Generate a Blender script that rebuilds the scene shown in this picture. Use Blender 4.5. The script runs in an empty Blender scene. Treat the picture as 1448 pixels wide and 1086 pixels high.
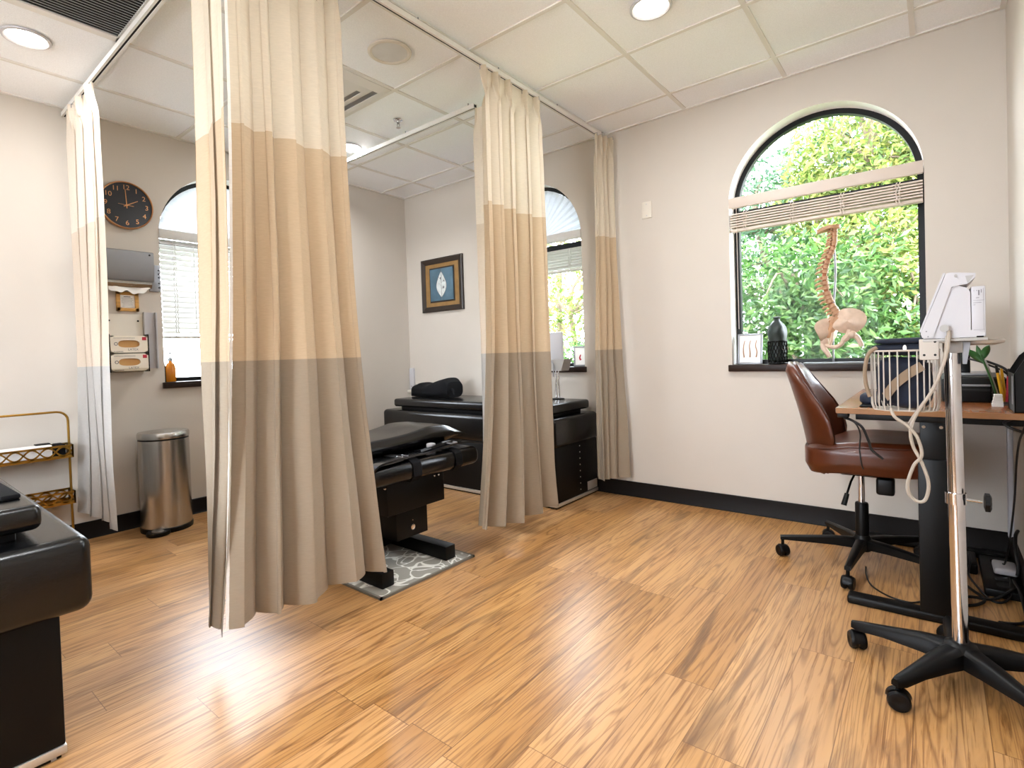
import bpy, bmesh, math, random
from mathutils import Vector, Matrix, noise
random.seed(7)
C = bpy.context.scene.collection
PI = math.pi
sin, cos = math.sin, math.cos

# ------------------------------------------------------------------ materials
def lin(h):
    h = h.lstrip('#')
    r = []
    for i in (0, 2, 4):
        c = int(h[i:i+2], 16) / 255
        r.append(c / 12.92 if c <= .04045 else ((c + .055) / 1.055) ** 2.4)
    return (*r, 1)

def newmat(name):
    m = bpy.data.materials.new(name)
    m.use_nodes = True
    nt = m.node_tree
    return m, nt, nt.nodes['Principled BSDF'], nt.nodes['Material Output']

def pm(name, col, rough=.5, metal=0, spec=.5, var=.06, scale=8, bump=0, bscale=60, coat=0, stretch=None):
    """plain surface: colour broken up by noise, optional fine bump"""
    m, nt, b, out = newmat(name)
    N, L = nt.nodes, nt.links
    tc = N.new('ShaderNodeTexCoord')
    src = tc.outputs['Object']
    if stretch:
        mp = N.new('ShaderNodeMapping'); mp.inputs['Scale'].default_value = stretch
        L.new(src, mp.inputs['Vector']); src = mp.outputs['Vector']
    n = N.new('ShaderNodeTexNoise'); n.inputs['Scale'].default_value = scale; n.inputs['Detail'].default_value = 4
    L.new(src, n.inputs['Vector'])
    r = N.new('ShaderNodeValToRGB')
    c = lin(col)
    r.color_ramp.elements[0].position = .3; r.color_ramp.elements[1].position = .7
    r.color_ramp.elements[0].color = (*[x * (1 - var) for x in c[:3]], 1)
    r.color_ramp.elements[1].color = (*[min(1, x * (1 + var)) for x in c[:3]], 1)
    L.new(n.outputs['Fac'], r.inputs['Fac']); L.new(r.outputs['Color'], b.inputs['Base Color'])
    b.inputs['Roughness'].default_value = rough; b.inputs['Metallic'].default_value = metal
    b.inputs['Specular IOR Level'].default_value = spec
    b.inputs['Coat Weight'].default_value = coat
    if bump:
        n2 = N.new('ShaderNodeTexNoise'); n2.inputs['Scale'].default_value = bscale; n2.inputs['Detail'].default_value = 5
        L.new(src, n2.inputs['Vector'])
        bp = N.new('ShaderNodeBump'); bp.inputs['Strength'].default_value = bump; bp.inputs['Distance'].default_value = .01
        L.new(n2.outputs['Fac'], bp.inputs['Height']); L.new(bp.outputs['Normal'], b.inputs['Normal'])
    return m

def fabric(name, col, trans=.25):
    m, nt, b, out = newmat(name)
    N, L = nt.nodes, nt.links
    tc = N.new('ShaderNodeTexCoord')
    mp = N.new('ShaderNodeMapping'); mp.inputs['Scale'].default_value = (40, 40, 260)
    L.new(tc.outputs['Object'], mp.inputs['Vector'])
    n = N.new('ShaderNodeTexNoise'); n.inputs['Scale'].default_value = 1; n.inputs['Detail'].default_value = 3
    L.new(mp.outputs['Vector'], n.inputs['Vector'])
    c = lin(col)
    r = N.new('ShaderNodeValToRGB')
    r.color_ramp.elements[0].position = .3; r.color_ramp.elements[1].position = .72
    r.color_ramp.elements[0].color = (*[x * .96 for x in c[:3]], 1)
    r.color_ramp.elements[1].color = (*[min(1, x * 1.04) for x in c[:3]], 1)
    L.new(n.outputs['Fac'], r.inputs['Fac'])
    L.new(r.outputs['Color'], b.inputs['Base Color'])
    b.inputs['Roughness'].default_value = .85
    b.inputs['Sheen Weight'].default_value = .15
    b.inputs['Specular IOR Level'].default_value = .2
    bp = N.new('ShaderNodeBump'); bp.inputs['Strength'].default_value = .12; bp.inputs['Distance'].default_value = .004
    L.new(n.outputs['Fac'], bp.inputs['Height']); L.new(bp.outputs['Normal'], b.inputs['Normal'])
    t = N.new('ShaderNodeBsdfTranslucent'); L.new(r.outputs['Color'], t.inputs['Color'])
    mx = N.new('ShaderNodeMixShader'); mx.inputs['Fac'].default_value = trans
    L.new(b.outputs['BSDF'], mx.inputs[1]); L.new(t.outputs['BSDF'], mx.inputs[2])
    L.new(mx.outputs['Shader'], out.inputs['Surface'])
    return m

def emis(name, col, s):
    m, nt, b, out = newmat(name)
    b.inputs['Base Color'].default_value = lin(col)
    b.inputs['Emission Color'].default_value = lin(col)
    b.inputs['Emission Strength'].default_value = s
    return m

def glass_mat(name='window_glass', tint='#ffffff', refl=1.0):
    m, nt, b, out = newmat(name)
    N, L = nt.nodes, nt.links
    N.remove(b)
    t = N.new('ShaderNodeBsdfTransparent'); t.inputs['Color'].default_value = lin(tint)
    g = N.new('ShaderNodeBsdfGlossy'); g.inputs['Roughness'].default_value = .02
    f = N.new('ShaderNodeFresnel'); f.inputs['IOR'].default_value = 1.14
    mx = N.new('ShaderNodeMixShader')
    L.new(f.outputs['Fac'], mx.inputs['Fac']); L.new(t.outputs['BSDF'], mx.inputs[1]); L.new(g.outputs['BSDF'], mx.inputs[2])
    L.new(mx.outputs['Shader'], out.inputs['Surface'])
    return m

def floor_mat():
    m, nt, b, out = newmat('hickory_laminate')
    N, L = nt.nodes, nt.links
    def math_(op, a, b_=None, c_=None):
        n = N.new('ShaderNodeMath'); n.operation = op
        for i, q in enumerate((a, b_, c_)):
            if q is None: continue
            if isinstance(q, (int, float)): n.inputs[i].default_value = q
            else: L.new(q, n.inputs[i])
        return n.outputs[0]
    tc = N.new('ShaderNodeTexCoord'); sp = N.new('ShaderNodeSeparateXYZ')
    L.new(tc.outputs['Object'], sp.inputs[0])
    x, y = sp.outputs['X'], sp.outputs['Y']
    W, LEN = .165, 1.25
    xr = math_('DIVIDE', x, W)
    row = math_('FLOOR', xr)
    wn = N.new('ShaderNodeTexWhiteNoise'); wn.noise_dimensions = '1D'; L.new(row, wn.inputs['W'])
    yo = math_('ADD', math_('DIVIDE', y, LEN), math_('MULTIPLY', wn.outputs['Value'], 5.0))
    col = math_('FLOOR', yo)
    pid = math_('ADD', math_('MULTIPLY', row, 13.37), math_('MULTIPLY', col, 3.71))
    wn2 = N.new('ShaderNodeTexWhiteNoise'); wn2.noise_dimensions = '1D'; L.new(pid, wn2.inputs['W'])
    rnd = wn2.outputs['Value']
    def vec(sx, sy):
        c = N.new('ShaderNodeCombineXYZ')
        L.new(math_('MULTIPLY', x, sx), c.inputs[0]); L.new(math_('MULTIPLY', y, sy), c.inputs[1])
        L.new(math_('MULTIPLY', rnd, 37.0), c.inputs[2]); return c.outputs[0]
    def nz(v, scale, det, dist=0, rough=.5):
        n = N.new('ShaderNodeTexNoise'); n.inputs['Scale'].default_value = scale; n.inputs['Detail'].default_value = det
        n.inputs['Distortion'].default_value = dist; n.inputs['Roughness'].default_value = rough
        L.new(v, n.inputs['Vector']); return n.outputs['Fac']
    def ramp(f, pts):
        r = N.new('ShaderNodeValToRGB'); e = r.color_ramp.elements
        while len(e) < len(pts): e.new(.5)
        for q, (p, c) in zip(e, pts):
            q.position = p; q.color = c if isinstance(c, tuple) else lin(c)
        L.new(f, r.inputs['Fac']); return r.outputs['Color']
    def mix(f, a, c, mode='MIX'):
        n = N.new('ShaderNodeMix'); n.data_type = 'RGBA'; n.blend_type = mode
        if isinstance(f, (int, float)): n.inputs[0].default_value = f
        else: L.new(f, n.inputs[0])
        L.new(a, n.inputs[6]); L.new(c, n.inputs[7]); return n.outputs[2]
    g1 = (0, 0, 0, 1); w1 = (1, 1, 1, 1)
    base = ramp(rnd, [(0, '#a5743f'), (.3, '#b58450'), (.7, '#c2925f'), (1, '#ab7f54')])
    tone = nz(vec(5, .9), 1.0, 3, .6)
    base = mix(ramp(tone, [(.35, g1), (.7, w1)]), base, ramp(rnd, [(0, '#c2935a'), (1, '#cea06c')]))
    # contour ("cathedral") grain: rings of a slow field
    fld = nz(vec(9.5, .42), 1.0, 2.0, .35)
    ring = math_('ABSOLUTE', math_('SUBTRACT', math_('FRACT', math_('MULTIPLY', fld, 19.0)), .5))
    base = mix(ramp(ring, [(.0, (.62, .62, .62, 1)), (.19, g1)]), base, ramp(rnd, [(0, '#6f4726'), (1, '#7d5330')]))
    fine = nz(vec(80, 3.0), 1.0, 4, .6, .65)
    base = mix(ramp(fine, [(.50, g1), (.68, (.9, .9, .9, 1))]), base, ramp(rnd, [(0, '#74491f'), (1, '#865930')]))
    # smoky dark heart streaks and knots
    sm = nz(vec(8, .8), 1.0, 5, 1.6)
    base = mix(ramp(sm, [(.57, g1), (.76, (.8, .8, .8, 1))]), base, ramp(rnd, [(0, '#553a25'), (1, '#6a4b33')]))
    kn = nz(vec(9.0, 4.6), 1.0, 1, .3)
    base = mix(ramp(kn, [(.76, g1), (.84, (.9, .9, .9, 1))]), base, ramp(rnd, [(0, '#4a2b14'), (1, '#553319')]))
    # seams
    ex = math_('ABSOLUTE', math_('SUBTRACT', math_('FRACT', xr), .5))
    ey = math_('ABSOLUTE', math_('SUBTRACT', math_('FRACT', yo), .5))
    seam = math_('MAXIMUM', math_('GREATER_THAN', ex, .5 - .0012 / W), math_('GREATER_THAN', ey, .5 - .0012 / LEN))
    base = mix(math_('MULTIPLY', seam, .7), base, ramp(rnd, [(0, '#5a381c'), (1, '#6b4526')]))
    L.new(base, b.inputs['Base Color'])
    b.inputs['Specular IOR Level'].default_value = .5
    b.inputs['Coat Weight'].default_value = .23; b.inputs['Coat Roughness'].default_value = .27; b.inputs['Coat IOR'].default_value = 1.5
    rr = math_('ADD', math_('MULTIPLY', fine, .10), .30)
    L.new(rr, b.inputs['Roughness'])
    bp = N.new('ShaderNodeBump'); bp.inputs['Strength'].default_value = .06; bp.inputs['Distance'].default_value = .004
    L.new(math_('SUBTRACT', fine, math_('MULTIPLY', seam, 1.5)), bp.inputs['Height']); L.new(bp.outputs['Normal'], b.inputs['Normal'])
    return m

def rug_mat():
    m, nt, b, out = newmat('grey_patterned_mat')
    N, L = nt.nodes, nt.links
    tc = N.new('ShaderNodeTexCoord')
    mp = N.new('ShaderNodeMapping'); mp.inputs['Scale'].default_value = (1, 1, .01); L.new(tc.outputs['Object'], mp.inputs[0])
    n = N.new('ShaderNodeTexNoise'); n.inputs['Scale'].default_value = 9; n.inputs['Detail'].default_value = 0
    L.new(mp.outputs[0], n.inputs['Vector'])
    mx = N.new('ShaderNodeMix'); mx.data_type = 'RGBA'; mx.blend_type = 'LINEAR_LIGHT'; mx.inputs[0].default_value = .12
    L.new(mp.outputs[0], mx.inputs[6]); L.new(n.outputs['Color'], mx.inputs[7])
    v = N.new('ShaderNodeTexVoronoi'); v.feature = 'DISTANCE_TO_EDGE'; v.inputs['Scale'].default_value = 9
    L.new(mx.outputs[2], v.inputs['Vector'])
    r = N.new('ShaderNodeValToRGB'); e = r.color_ramp.elements
    e[0].position = .035; e[0].color = lin('#d8d6ce'); e[1].position = .07; e[1].color = lin('#8f8b82')
    L.new(v.outputs['Distance'], r.inputs['Fac']); L.new(r.outputs['Color'], b.inputs['Base Color'])
    b.inputs['Roughness'].default_value = .9
    return m

def leaf_mat(name, cols):
    m, nt, b, out = newmat(name)
    N, L = nt.nodes, nt.links
    g = N.new('ShaderNodeNewGeometry')
    r = N.new('ShaderNodeValToRGB'); e = r.color_ramp.elements
    while len(e) < len(cols): e.new(.5)
    for i, (q, c) in enumerate(zip(e, cols)):
        q.position = i / (len(cols) - 1); q.color = lin(c)
    L.new(g.outputs['Random Per Island'], r.inputs['Fac'])
    L.new(r.outputs['Color'], b.inputs['Base Color'])
    b.inputs['Roughness'].default_value = .45
    t = N.new('ShaderNodeBsdfTranslucent'); L.new(r.outputs['Color'], t.inputs['Color'])
    mx = N.new('ShaderNodeMixShader'); mx.inputs['Fac'].default_value = .4
    L.new(b.outputs['BSDF'], mx.inputs[1]); L.new(t.outputs['BSDF'], mx.inputs[2])
    L.new(mx.outputs['Shader'], out.inputs['Surface'])
    return m

M = {}
M['wall'] = pm('cream_wall_paint', '#c6beb4', .85, spec=.25, var=.015, scale=3, bump=.05, bscale=180)
M['ceiling'] = pm('mineral_fibre_tile', '#f2f4f7', .95, spec=.1, var=.04, scale=160, bump=.25, bscale=220)
M['grid'] = pm('white_enamel_grid', '#dcd9d4', .5, var=.01)
M['reveal'] = pm('white_plaster', '#fbfaf8', .8, var=.01)
M['base'] = pm('dark_vinyl_base', '#120c09', .5, spec=.15, var=.1, bump=.03)
M['floor'] = floor_mat()
M['black_leather'] = pm('black_vinyl', '#07080a', .24, spec=.45, var=.15, scale=5, bump=.06, bscale=220)
M['patent'] = pm('glossy_black_leather', '#15161a', .18, spec=.7, var=.1)
M['black_lam'] = pm('black_laminate', '#050506', .5, spec=.2, var=.1)
M['black_metal'] = pm('black_powder_coat', '#050505', .42, spec=.2, var=.1, bump=.03, bscale=400)
M['black_plastic'] = pm('black_plastic', '#070708', .42, spec=.22, var=.1)
M['black_cloth'] = pm('black_cloth', '#08080b', .85, spec=.2, var=.2, bump=.15, bscale=300)
M['black_cord'] = pm('black_cord', '#0d0d0e', .5)
M['chrome'] = pm('chrome', '#d9d9dc', .12, 1, var=.02)
M['steel'] = pm('brushed_steel', '#b9b6b2', .27, 1, var=.06, scale=3, stretch=(60, 60, 1), bump=.02, bscale=4)
M['steel_dark'] = pm('grey_steel', '#8f9094', .4, .6, var=.03)
M['alu'] = pm('aluminium_strip', '#cfcdc9', .35, .7)
M['gold'] = pm('brass_wire', '#a8823c', .3, 1, var=.05)
M['white_plastic'] = pm('white_plastic', '#b9b8bc', .4, var=.015)
M['warm_white'] = pm('offwhite_plastic', '#d6cfc3', .45, var=.02)
M['grey_plastic'] = pm('grey_plastic', '#a3a19e', .45, var=.03)
M['paper'] = pm('white_paper', '#f0eeea', .9, var=.02)
M['ink'] = pm('grey_ink', '#77767a', .9)
M['red'] = pm('red_print', '#b3223a', .6)
M['cream_card'] = pm('cream_card', '#e9e1d3', .75, var=.02)
M['tan_card'] = pm('tan_card', '#c79a63', .8, var=.1)
M['oakframe'] = pm('light_oak', '#c9974e', .5, var=.18, scale=6, stretch=(2, 2, 14))
M['darkframe'] = pm('dark_walnut', '#2b2019', .4, var=.2, scale=10)
M['sill'] = pm('dark_stained_sill', '#24150d', .4, spec=.25, var=.2, scale=6, stretch=(1, 8, 8))
M['frame_black'] = pm('black_window_frame', '#08080a', .4, spec=.25)
M['blind'] = pm('pinkish_wood_blind', '#cdbfb3', .5, var=.04)
M['blind_white'] = fabric('white_slat', '#dcdbd8', .17)
M['fan_shade'] = fabric('white_pleated_shade', '#dcdfe4', .36)
M['cream'] = fabric('cream_mesh_cloth', '#d6cab6', .35)
M['tan'] = fabric('tan_linen_cloth', '#bfa98c', .22)
M['taupe'] = fabric('taupe_linen_cloth', '#9a8c7a', .15)
M['lining'] = fabric('white_lining', '#f3f0ec', .3)
M['leather'] = pm('cognac_leather', '#4f230d', .34, spec=.4, var=.22, scale=7, bump=.05, bscale=160, coat=.05)
M['leather_dark'] = pm('cognac_piping', '#451d0a', .4, var=.1)
M['desk'] = pm('walnut_desktop', '#7a4826', .25, var=.16, scale=5, stretch=(14, 1.2, 6))
M['desk_edge'] = pm('desk_edge_band', '#8f6338', .5, var=.1)
M['navy'] = pm('navy_cloth', '#0d1629', .8, var=.3, scale=14, bump=.2, bscale=90)
M['beige_cloth'] = pm('beige_cloth', '#87745f', .85, var=.1, bump=.1)
M['wire_white'] = pm('white_coated_wire', '#b5ada3', .4, var=.03)
M['cable_white'] = pm('beige_cable', '#a79d90', .5, var=.05)
M['glass'] = glass_mat()
M['amber'] = pm('amber_plastic', '#c9780f', .15, var=.1)
M['rug'] = rug_mat()
M['rug_edge'] = pm('mat_binding', '#6f6a60', .9)
M['bone'] = pm('bone_plastic', '#b48a68', .5, var=.12, scale=30)
M['bone_pale'] = pm('pale_bone_plastic', '#c9b09b', .5, var=.1, scale=30)
M['disc'] = pm('vertebra_disc', '#93562f', .5, var=.1)
M['dkgreen'] = pm('dark_green_pouch', '#1b2723', .5, var=.3, scale=20, bump=.2, bscale=30)
M['lamp'] = emis('lamp_diffuser', '#fff6e8', 9)
M['dark_hole'] = pm('dark_void', '#1b1b1c', .9)
M['louver'] = pm('grey_louver', '#b4b5b6', .5, 0)
M['speaker'] = pm('speaker_grille', '#d4d3d1', .7, bump=.3, bscale=500)
M['clock'] = pm('clock_face', '#10121a', .3)
M['rose'] = pm('rose_gold', '#c08a60', .3, .9)
M['mat_gold'] = pm('gold_mat_board', '#8a6a3c', .7, var=.15, scale=12)
M['art_blue'] = pm('blue_print', '#4d6a7b', .6, var=.2, scale=9)
M['art_pale'] = pm('pale_leaf', '#c9cfce', .6, var=.15, scale=30)
M['leaf'] = pm('plant_leaf', '#2c5a28', .4, var=.2)
M['yellow'] = pm('yellow_marker', '#d7a318', .4)
M['acrylic'] = glass_mat('clear_acrylic', '#f6f4f0')
M['asphalt'] = pm('outdoor_ground', '#8f9a76', .9, var=.2)
M['bounce_ground'] = pm('pale_bounce_ground', '#c9c5bc', .9, var=.1)
M['backlit_cream'] = fabric('backlit_cream_cloth', '#e6dacb', .3)  # paler copies of the curtain cloths, backlight put into their colour
M['backlit_tan'] = fabric('backlit_tan_cloth', '#d8c8b6', .3)
M['backlit_grey'] = fabric('backlit_grey_cloth', '#b9b6b2', .25)
M['bark'] = pm('bark', '#6f6152', .9, var=.3)
LEAF = [leaf_mat('leaf_mid_green', ['#22431a', '#3b5f2b', '#587c3e', '#7c9659']),
        leaf_mat('leaf_yellow_green', ['#3f5a20', '#667a32', '#87924a', '#9c9558']),
        leaf_mat('leaf_blue_green', ['#23432b', '#3d5f41', '#597a57', '#7a9572'])]

# ------------------------------------------------------------------ mesh helpers
ORG = {}
class MB:
    def __init__(s): s.v = []; s.f = []
    def add(s, vs, fs):
        o = len(s.v); s.v += [tuple(p) for p in vs]; s.f += [tuple(i + o for i in f) for f in fs]; return s
    def box(s, x0, x1, y0, y1, z0, z1, mx=None):
        vs = [Vector((x, y, z)) for z in (z0, z1) for y in (y0, y1) for x in (x0, x1)]
        if mx: vs = [mx @ p for p in vs]
        return s.add(vs, [(0, 2, 3, 1), (4, 5, 7, 6), (0, 1, 5, 4), (2, 6, 7, 3), (0, 4, 6, 2), (1, 3, 7, 5)])
    def rbox(s, x0, x1, y0, y1, z0, z1, r=.01, seg=3, mx=None):
        bm = bmesh.new(); bmesh.ops.create_cube(bm, size=1)
        for v in bm.verts:
            v.co = Vector(((x0 + x1) / 2 + v.co.x * (x1 - x0), (y0 + y1) / 2 + v.co.y * (y1 - y0), (z0 + z1) / 2 + v.co.z * (z1 - z0)))
        bmesh.ops.bevel(bm, geom=bm.edges[:] , offset=r, segments=seg, affect='EDGES', profile=.5)
        bm.verts.index_update()
        vs = [mx @ v.co if mx else v.co.copy() for v in bm.verts]
        s.add(vs, [[v.index for v in f.verts] for f in bm.faces]); bm.free(); return s
    def ring(s, c, ax, r, n):
        ax = ax.normalized(); u = ax.orthogonal().normalized(); w = ax.cross(u)
        return [c + u * (r * cos(2 * PI * i / n)) + w * (r * sin(2 * PI * i / n)) for i in range(n)]
    def cyl(s, p0, p1, r0, r1=None, n=20):
        p0, p1 = Vector(p0), Vector(p1); r1 = r0 if r1 is None else r1
        a = p1 - p0
        vs = s.ring(p0, a, r0, n) + s.ring(p1, a, r1, n)
        return s.add(vs, [(i, (i + 1) % n, n + (i + 1) % n, n + i) for i in range(n)] + [tuple(range(n))[::-1], tuple(range(n, 2 * n))])
    def tube(s, pts, r, n=8, closed=False, smooth=0):
        P = [Vector(p) for p in pts]
        if smooth: P = spline(P, smooth, closed)
        m = len(P); R = r if isinstance(r, (list, tuple)) else None
        T = []
        for i in range(m):
            a = P[(i - 1) % m] if (closed or i > 0) else P[i]; b = P[(i + 1) % m] if (closed or i < m - 1) else P[i]
            T.append((b - a).normalized())
        u = T[0].orthogonal().normalized(); vs = []
        for i in range(m):
            u = (u - T[i] * u.dot(T[i])); u = u.normalized() if u.length > 1e-6 else T[i].orthogonal().normalized()
            w = T[i].cross(u)
            rr = r if R is None else R[0] + (R[-1] - R[0]) * i / (m - 1) if len(R) == 2 else R[i]
            vs += [P[i] + u * (rr * cos(2 * PI * k / n)) + w * (rr * sin(2 * PI * k / n)) for k in range(n)]
        fs = []
        for i in range(m if closed else m - 1):
            j = (i + 1) % m
            fs += [(i * n + k, i * n + (k + 1) % n, j * n + (k + 1) % n, j * n + k) for k in range(n)]
        if not closed: fs += [tuple(range(n))[::-1], tuple(range((m - 1) * n, m * n))]
        return s.add(vs, fs)
    def lathe(s, c, prof, n=32, ax='z', sx=1, sy=1, mx=None):
        c = Vector(c); vs = []
        for r, h in prof:
            for i in range(n):
                a, b = r * cos(2 * PI * i / n) * sx, r * sin(2 * PI * i / n) * sy
                p = Vector((a, b, h)) if ax == 'z' else Vector((h, a, b)) if ax == 'x' else Vector((b, h, a))
                if mx: p = mx @ p
                vs.append(c + p)
        m = len(prof)
        fs = [(j * n + i, j * n + (i + 1) % n, (j + 1) * n + (i + 1) % n, (j + 1) * n + i) for j in range(m - 1) for i in range(n)]
        fs += [tuple(range(n))[::-1], tuple(range((m - 1) * n, m * n))]
        return s.add(vs, fs)
    def ball(s, c, r, n=16, mx=None):
        r = (r, r, r) if isinstance(r, (int, float)) else r
        c = Vector(c); vs = []; m = n // 2
        for j in range(m + 1):
            t = PI * (j + .0) / m; t = min(max(t, .02), PI - .02)
            for i in range(n):
                p = Vector((r[0] * sin(t) * cos(2 * PI * i / n), r[1] * sin(t) * sin(2 * PI * i / n), r[2] * cos(t)))
                vs.append(c + (mx @ p if mx else p))
        fs = [(j * n + i, (j + 1) * n + i, (j + 1) * n + (i + 1) % n, j * n + (i + 1) % n) for j in range(m) for i in range(n)]
        fs += [tuple(range(n)), tuple(range(m * n, (m + 1) * n))[::-1]]
        return s.add(vs, fs)
    def prism(s, poly, off):
        off = Vector(off); P = [Vector(p) for p in poly]; n = len(P)
        return s.add(P + [p + off for p in P], [tuple(range(n))[::-1], tuple(range(n, 2 * n))] + [(i, (i + 1) % n, n + (i + 1) % n, n + i) for i in range(n)])
    def surf(s, fn, nu, nv, cu=False, cap=False):
        vs = [fn(i / (nu if cu else nu - 1), j / (nv - 1)) for j in range(nv) for i in range(nu)]
        fs = [(j * nu + i, j * nu + (i + 1) % nu, (j + 1) * nu + (i + 1) % nu, (j + 1) * nu + i) for j in range(nv - 1) for i in range(nu if cu else nu - 1)]
        if cap: fs += [tuple(range(nu))[::-1], tuple(range((nv - 1) * nu, nv * nu))]
        return s.add(vs, fs)
    def xf(s, mx): s.v = [tuple(mx @ Vector(p)) for p in s.v]; return s
    def build(s, name, mat, parent=None, ang=40, fix=True):
        o0 = ORG.get(parent.name, Vector()) if parent else Vector()
        me = bpy.data.meshes.new(name)
        me.from_pydata([tuple(Vector(p) - o0) for p in s.v], [], s.f)
        me.materials.append(mat if not isinstance(mat, str) else M[mat])
        if fix:
            bm = bmesh.new(); bm.from_mesh(me); bmesh.ops.recalc_face_normals(bm, faces=bm.faces[:]); bm.to_mesh(me); bm.free()
        me.polygons.foreach_set('use_smooth', [True] * len(me.polygons))
        me.set_sharp_from_angle(angle=math.radians(ang))
        ob = bpy.data.objects.new(name, me); C.objects.link(ob)
        if parent: ob.parent = parent
        ORG[ob.name] = o0
        return ob

def spline(P, k, closed=False):
    out = []; m = len(P)
    for i in range(m if closed else m - 1):
        g = lambda j: P[j % m] if closed else P[min(max(j, 0), m - 1)]
        a, b, c, d = g(i - 1), g(i), g(i + 1), g(i + 2)
        for q in range(k):
            t = q / k
            out.append(.5 * (2 * b + (c - a) * t + (2 * a - 5 * b + 4 * c - d) * t * t + (3 * b - a - 3 * c + d) * t ** 3))
    if not closed: out.append(P[-1].copy())
    return out

def tag(o, label, cat, group=None):
    o['label'] = label; o['category'] = cat
    if group: o['group'] = group
    return o
def thing(name, label, cat, loc, group=None):
    o = bpy.data.objects.new(name, None); C.objects.link(o); o.location = loc
    o.empty_display_size = .1
    ORG[o.name] = Vector(loc)
    return tag(o, label, cat, group)
def struct(o):
    o['kind'] = 'structure'; return o
def textmesh(txt, size, depth=.001):
    cu = bpy.data.curves.new('t', 'FONT'); cu.body = txt; cu.size = size; cu.align_x = 'CENTER'; cu.align_y = 'CENTER'; cu.extrude = depth
    ob = bpy.data.objects.new('t', cu); C.objects.link(ob)
    bpy.context.view_layer.update()
    me = bpy.data.meshes.new_from_object(ob.evaluated_get(bpy.context.evaluated_depsgraph_get()))
    vs = [v.co.copy() for v in me.vertices]; fs = [tuple(p.vertices) for p in me.polygons]
    bpy.data.objects.remove(ob); bpy.data.curves.remove(cu); bpy.data.meshes.remove(me)
    return vs, fs
def sstep(a, b, x):
    t = min(max((x - a) / (b - a), 0), 1); return t * t * (3 - 2 * t)
def interp(tab, x):
    for (a, va), (b, vb) in zip(tab, tab[1:]):
        if x <= b: return va + (vb - va) * min(max((x - a) / (b - a), 0), 1)
    return tab[-1][1]

# ------------------------------------------------------------------ room
W, H, YR = 4.4757, 2.71, -5.6
X0, Y0, T = .4586, .2984, .6096
WINS = dict(sill=.966, spring=2.0)
def bx(t, d, z): return Vector((t, d, z))       # back wall: t=x, depth outward +y
def lx(t, d, z): return Vector((-d, t, z))      # left wall: t=y, depth outward -x

def wall(name, P, t0, t1, wins, th=.2):
    mb = MB()
    def q(a, b, c, d): mb.add([a, b, c, d], [(0, 1, 2, 3)])
    edges = [t0]
    for a, b in wins: edges += [a, b]
    edges.append(t1)
    for d in (0, th):
        for i in range(0, len(edges), 2):
            a, b = edges[i], edges[i + 1]
            q(P(a, d, 0), P(b, d, 0), P(b, d, H + .1), P(a, d, H + .1))
        for a, b in wins:
            q(P(a, d, 0), P(b, d, 0), P(b, d, WINS['sill']), P(a, d, WINS['sill']))
            r = (b - a) / 2; c = (a + b) / 2; n = 48
            for k in range(n):
                x1, x2 = c - r * cos(PI * k / n), c - r * cos(PI * (k + 1) / n)
                z1, z2 = WINS['spring'] + r * sin(PI * k / n), WINS['spring'] + r * sin(PI * (k + 1) / n)
                q(P(x1, d, z1), P(x2, d, z2), P(x2, d, H + .1), P(x1, d, H + .1))
    o = struct(mb.build(name, 'wall', fix=False, ang=30))
    return o

def outline(a, b, ins=0, n=48):
    r = (b - a) / 2 - ins; c = (a + b) / 2
    pts = [(a + ins, WINS['sill'] + ins), (a + ins, WINS['spring'])]
    pts += [(c - r * cos(PI * k / n), WINS['spring'] + r * sin(PI * k / n)) for k in range(1, n)]
    pts += [(b - ins, WINS['spring']), (b - ins, WINS['sill'] + ins)]
    return pts

def window(num, P, a, b, label):
    r = bpy.data.objects.new('window_%d' % num, None); C.objects.link(r)
    c = (a + b) / 2; r.location = P(c, .12, WINS['sill']); ORG[r.name] = Vector(r.location); struct(r)
    r['label'] = label
    # plaster reveal
    mb = MB(); o = outline(a, b)
    for (p, q_) in zip(o, o[1:]):
        mb.add([P(p[0], 0, p[1]), P(q_[0], 0, q_[1]), P(q_[0], .2, q_[1]), P(p[0], .2, p[1])], [(0, 1, 2, 3)])
    mb.build('reveal', 'reveal', r, fix=False)
    # frame
    mb = MB(); i = outline(a, b, .03); n = len(o)
    for k in range(n):
        k2 = (k + 1) % n
        A, B, Cc, D = o[k], o[k2], i[k2], i[k]
        for d in (.12, .165):
            mb.add([P(*(A[0], d, A[1])), P(B[0], d, B[1]), P(Cc[0], d, Cc[1]), P(D[0], d, D[1])], [(0, 1, 2, 3)])
        mb.add([P(Cc[0], .12, Cc[1]), P(Cc[0], .165, Cc[1]), P(D[0], .165, D[1]), P(D[0], .12, D[1])], [(0, 1, 2, 3)])
    p0, p1 = P(a + .02, .122, 1.93), P(b - .02, .163, 1.985)
    mb.box(min(p0.x, p1.x), max(p0.x, p1.x), min(p0.y, p1.y), max(p0.y, p1.y), 1.93, 1.985)
    mb.build('window_frame', 'frame_black', r, fix=False)
    g = outline(a, b, .025)
    MB().add([P(p[0], .142, p[1]) for p in g], [tuple(range(len(g)))]).build('glass', 'glass', r, fix=False)
    # sill
    p0, p1 = P(a - .018, -.03, 0), P(b + .018, 0, 0)
    q0, q1 = P(a + .001, -.001, 0), P(b - .001, .12, 0)
    mb = MB().rbox(min(p0.x, p1.x), max(p0.x, p1.x), min(p0.y, p1.y), max(p0.y, p1.y), .925, .968, .004, 2)
    mb.box(min(q0.x, q1.x), max(q0.x, q1.x), min(q0.y, q1.y), max(q0.y, q1.y), .94, .968)
    mb.build('window_sill', 'sill', r)
    return r

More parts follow.
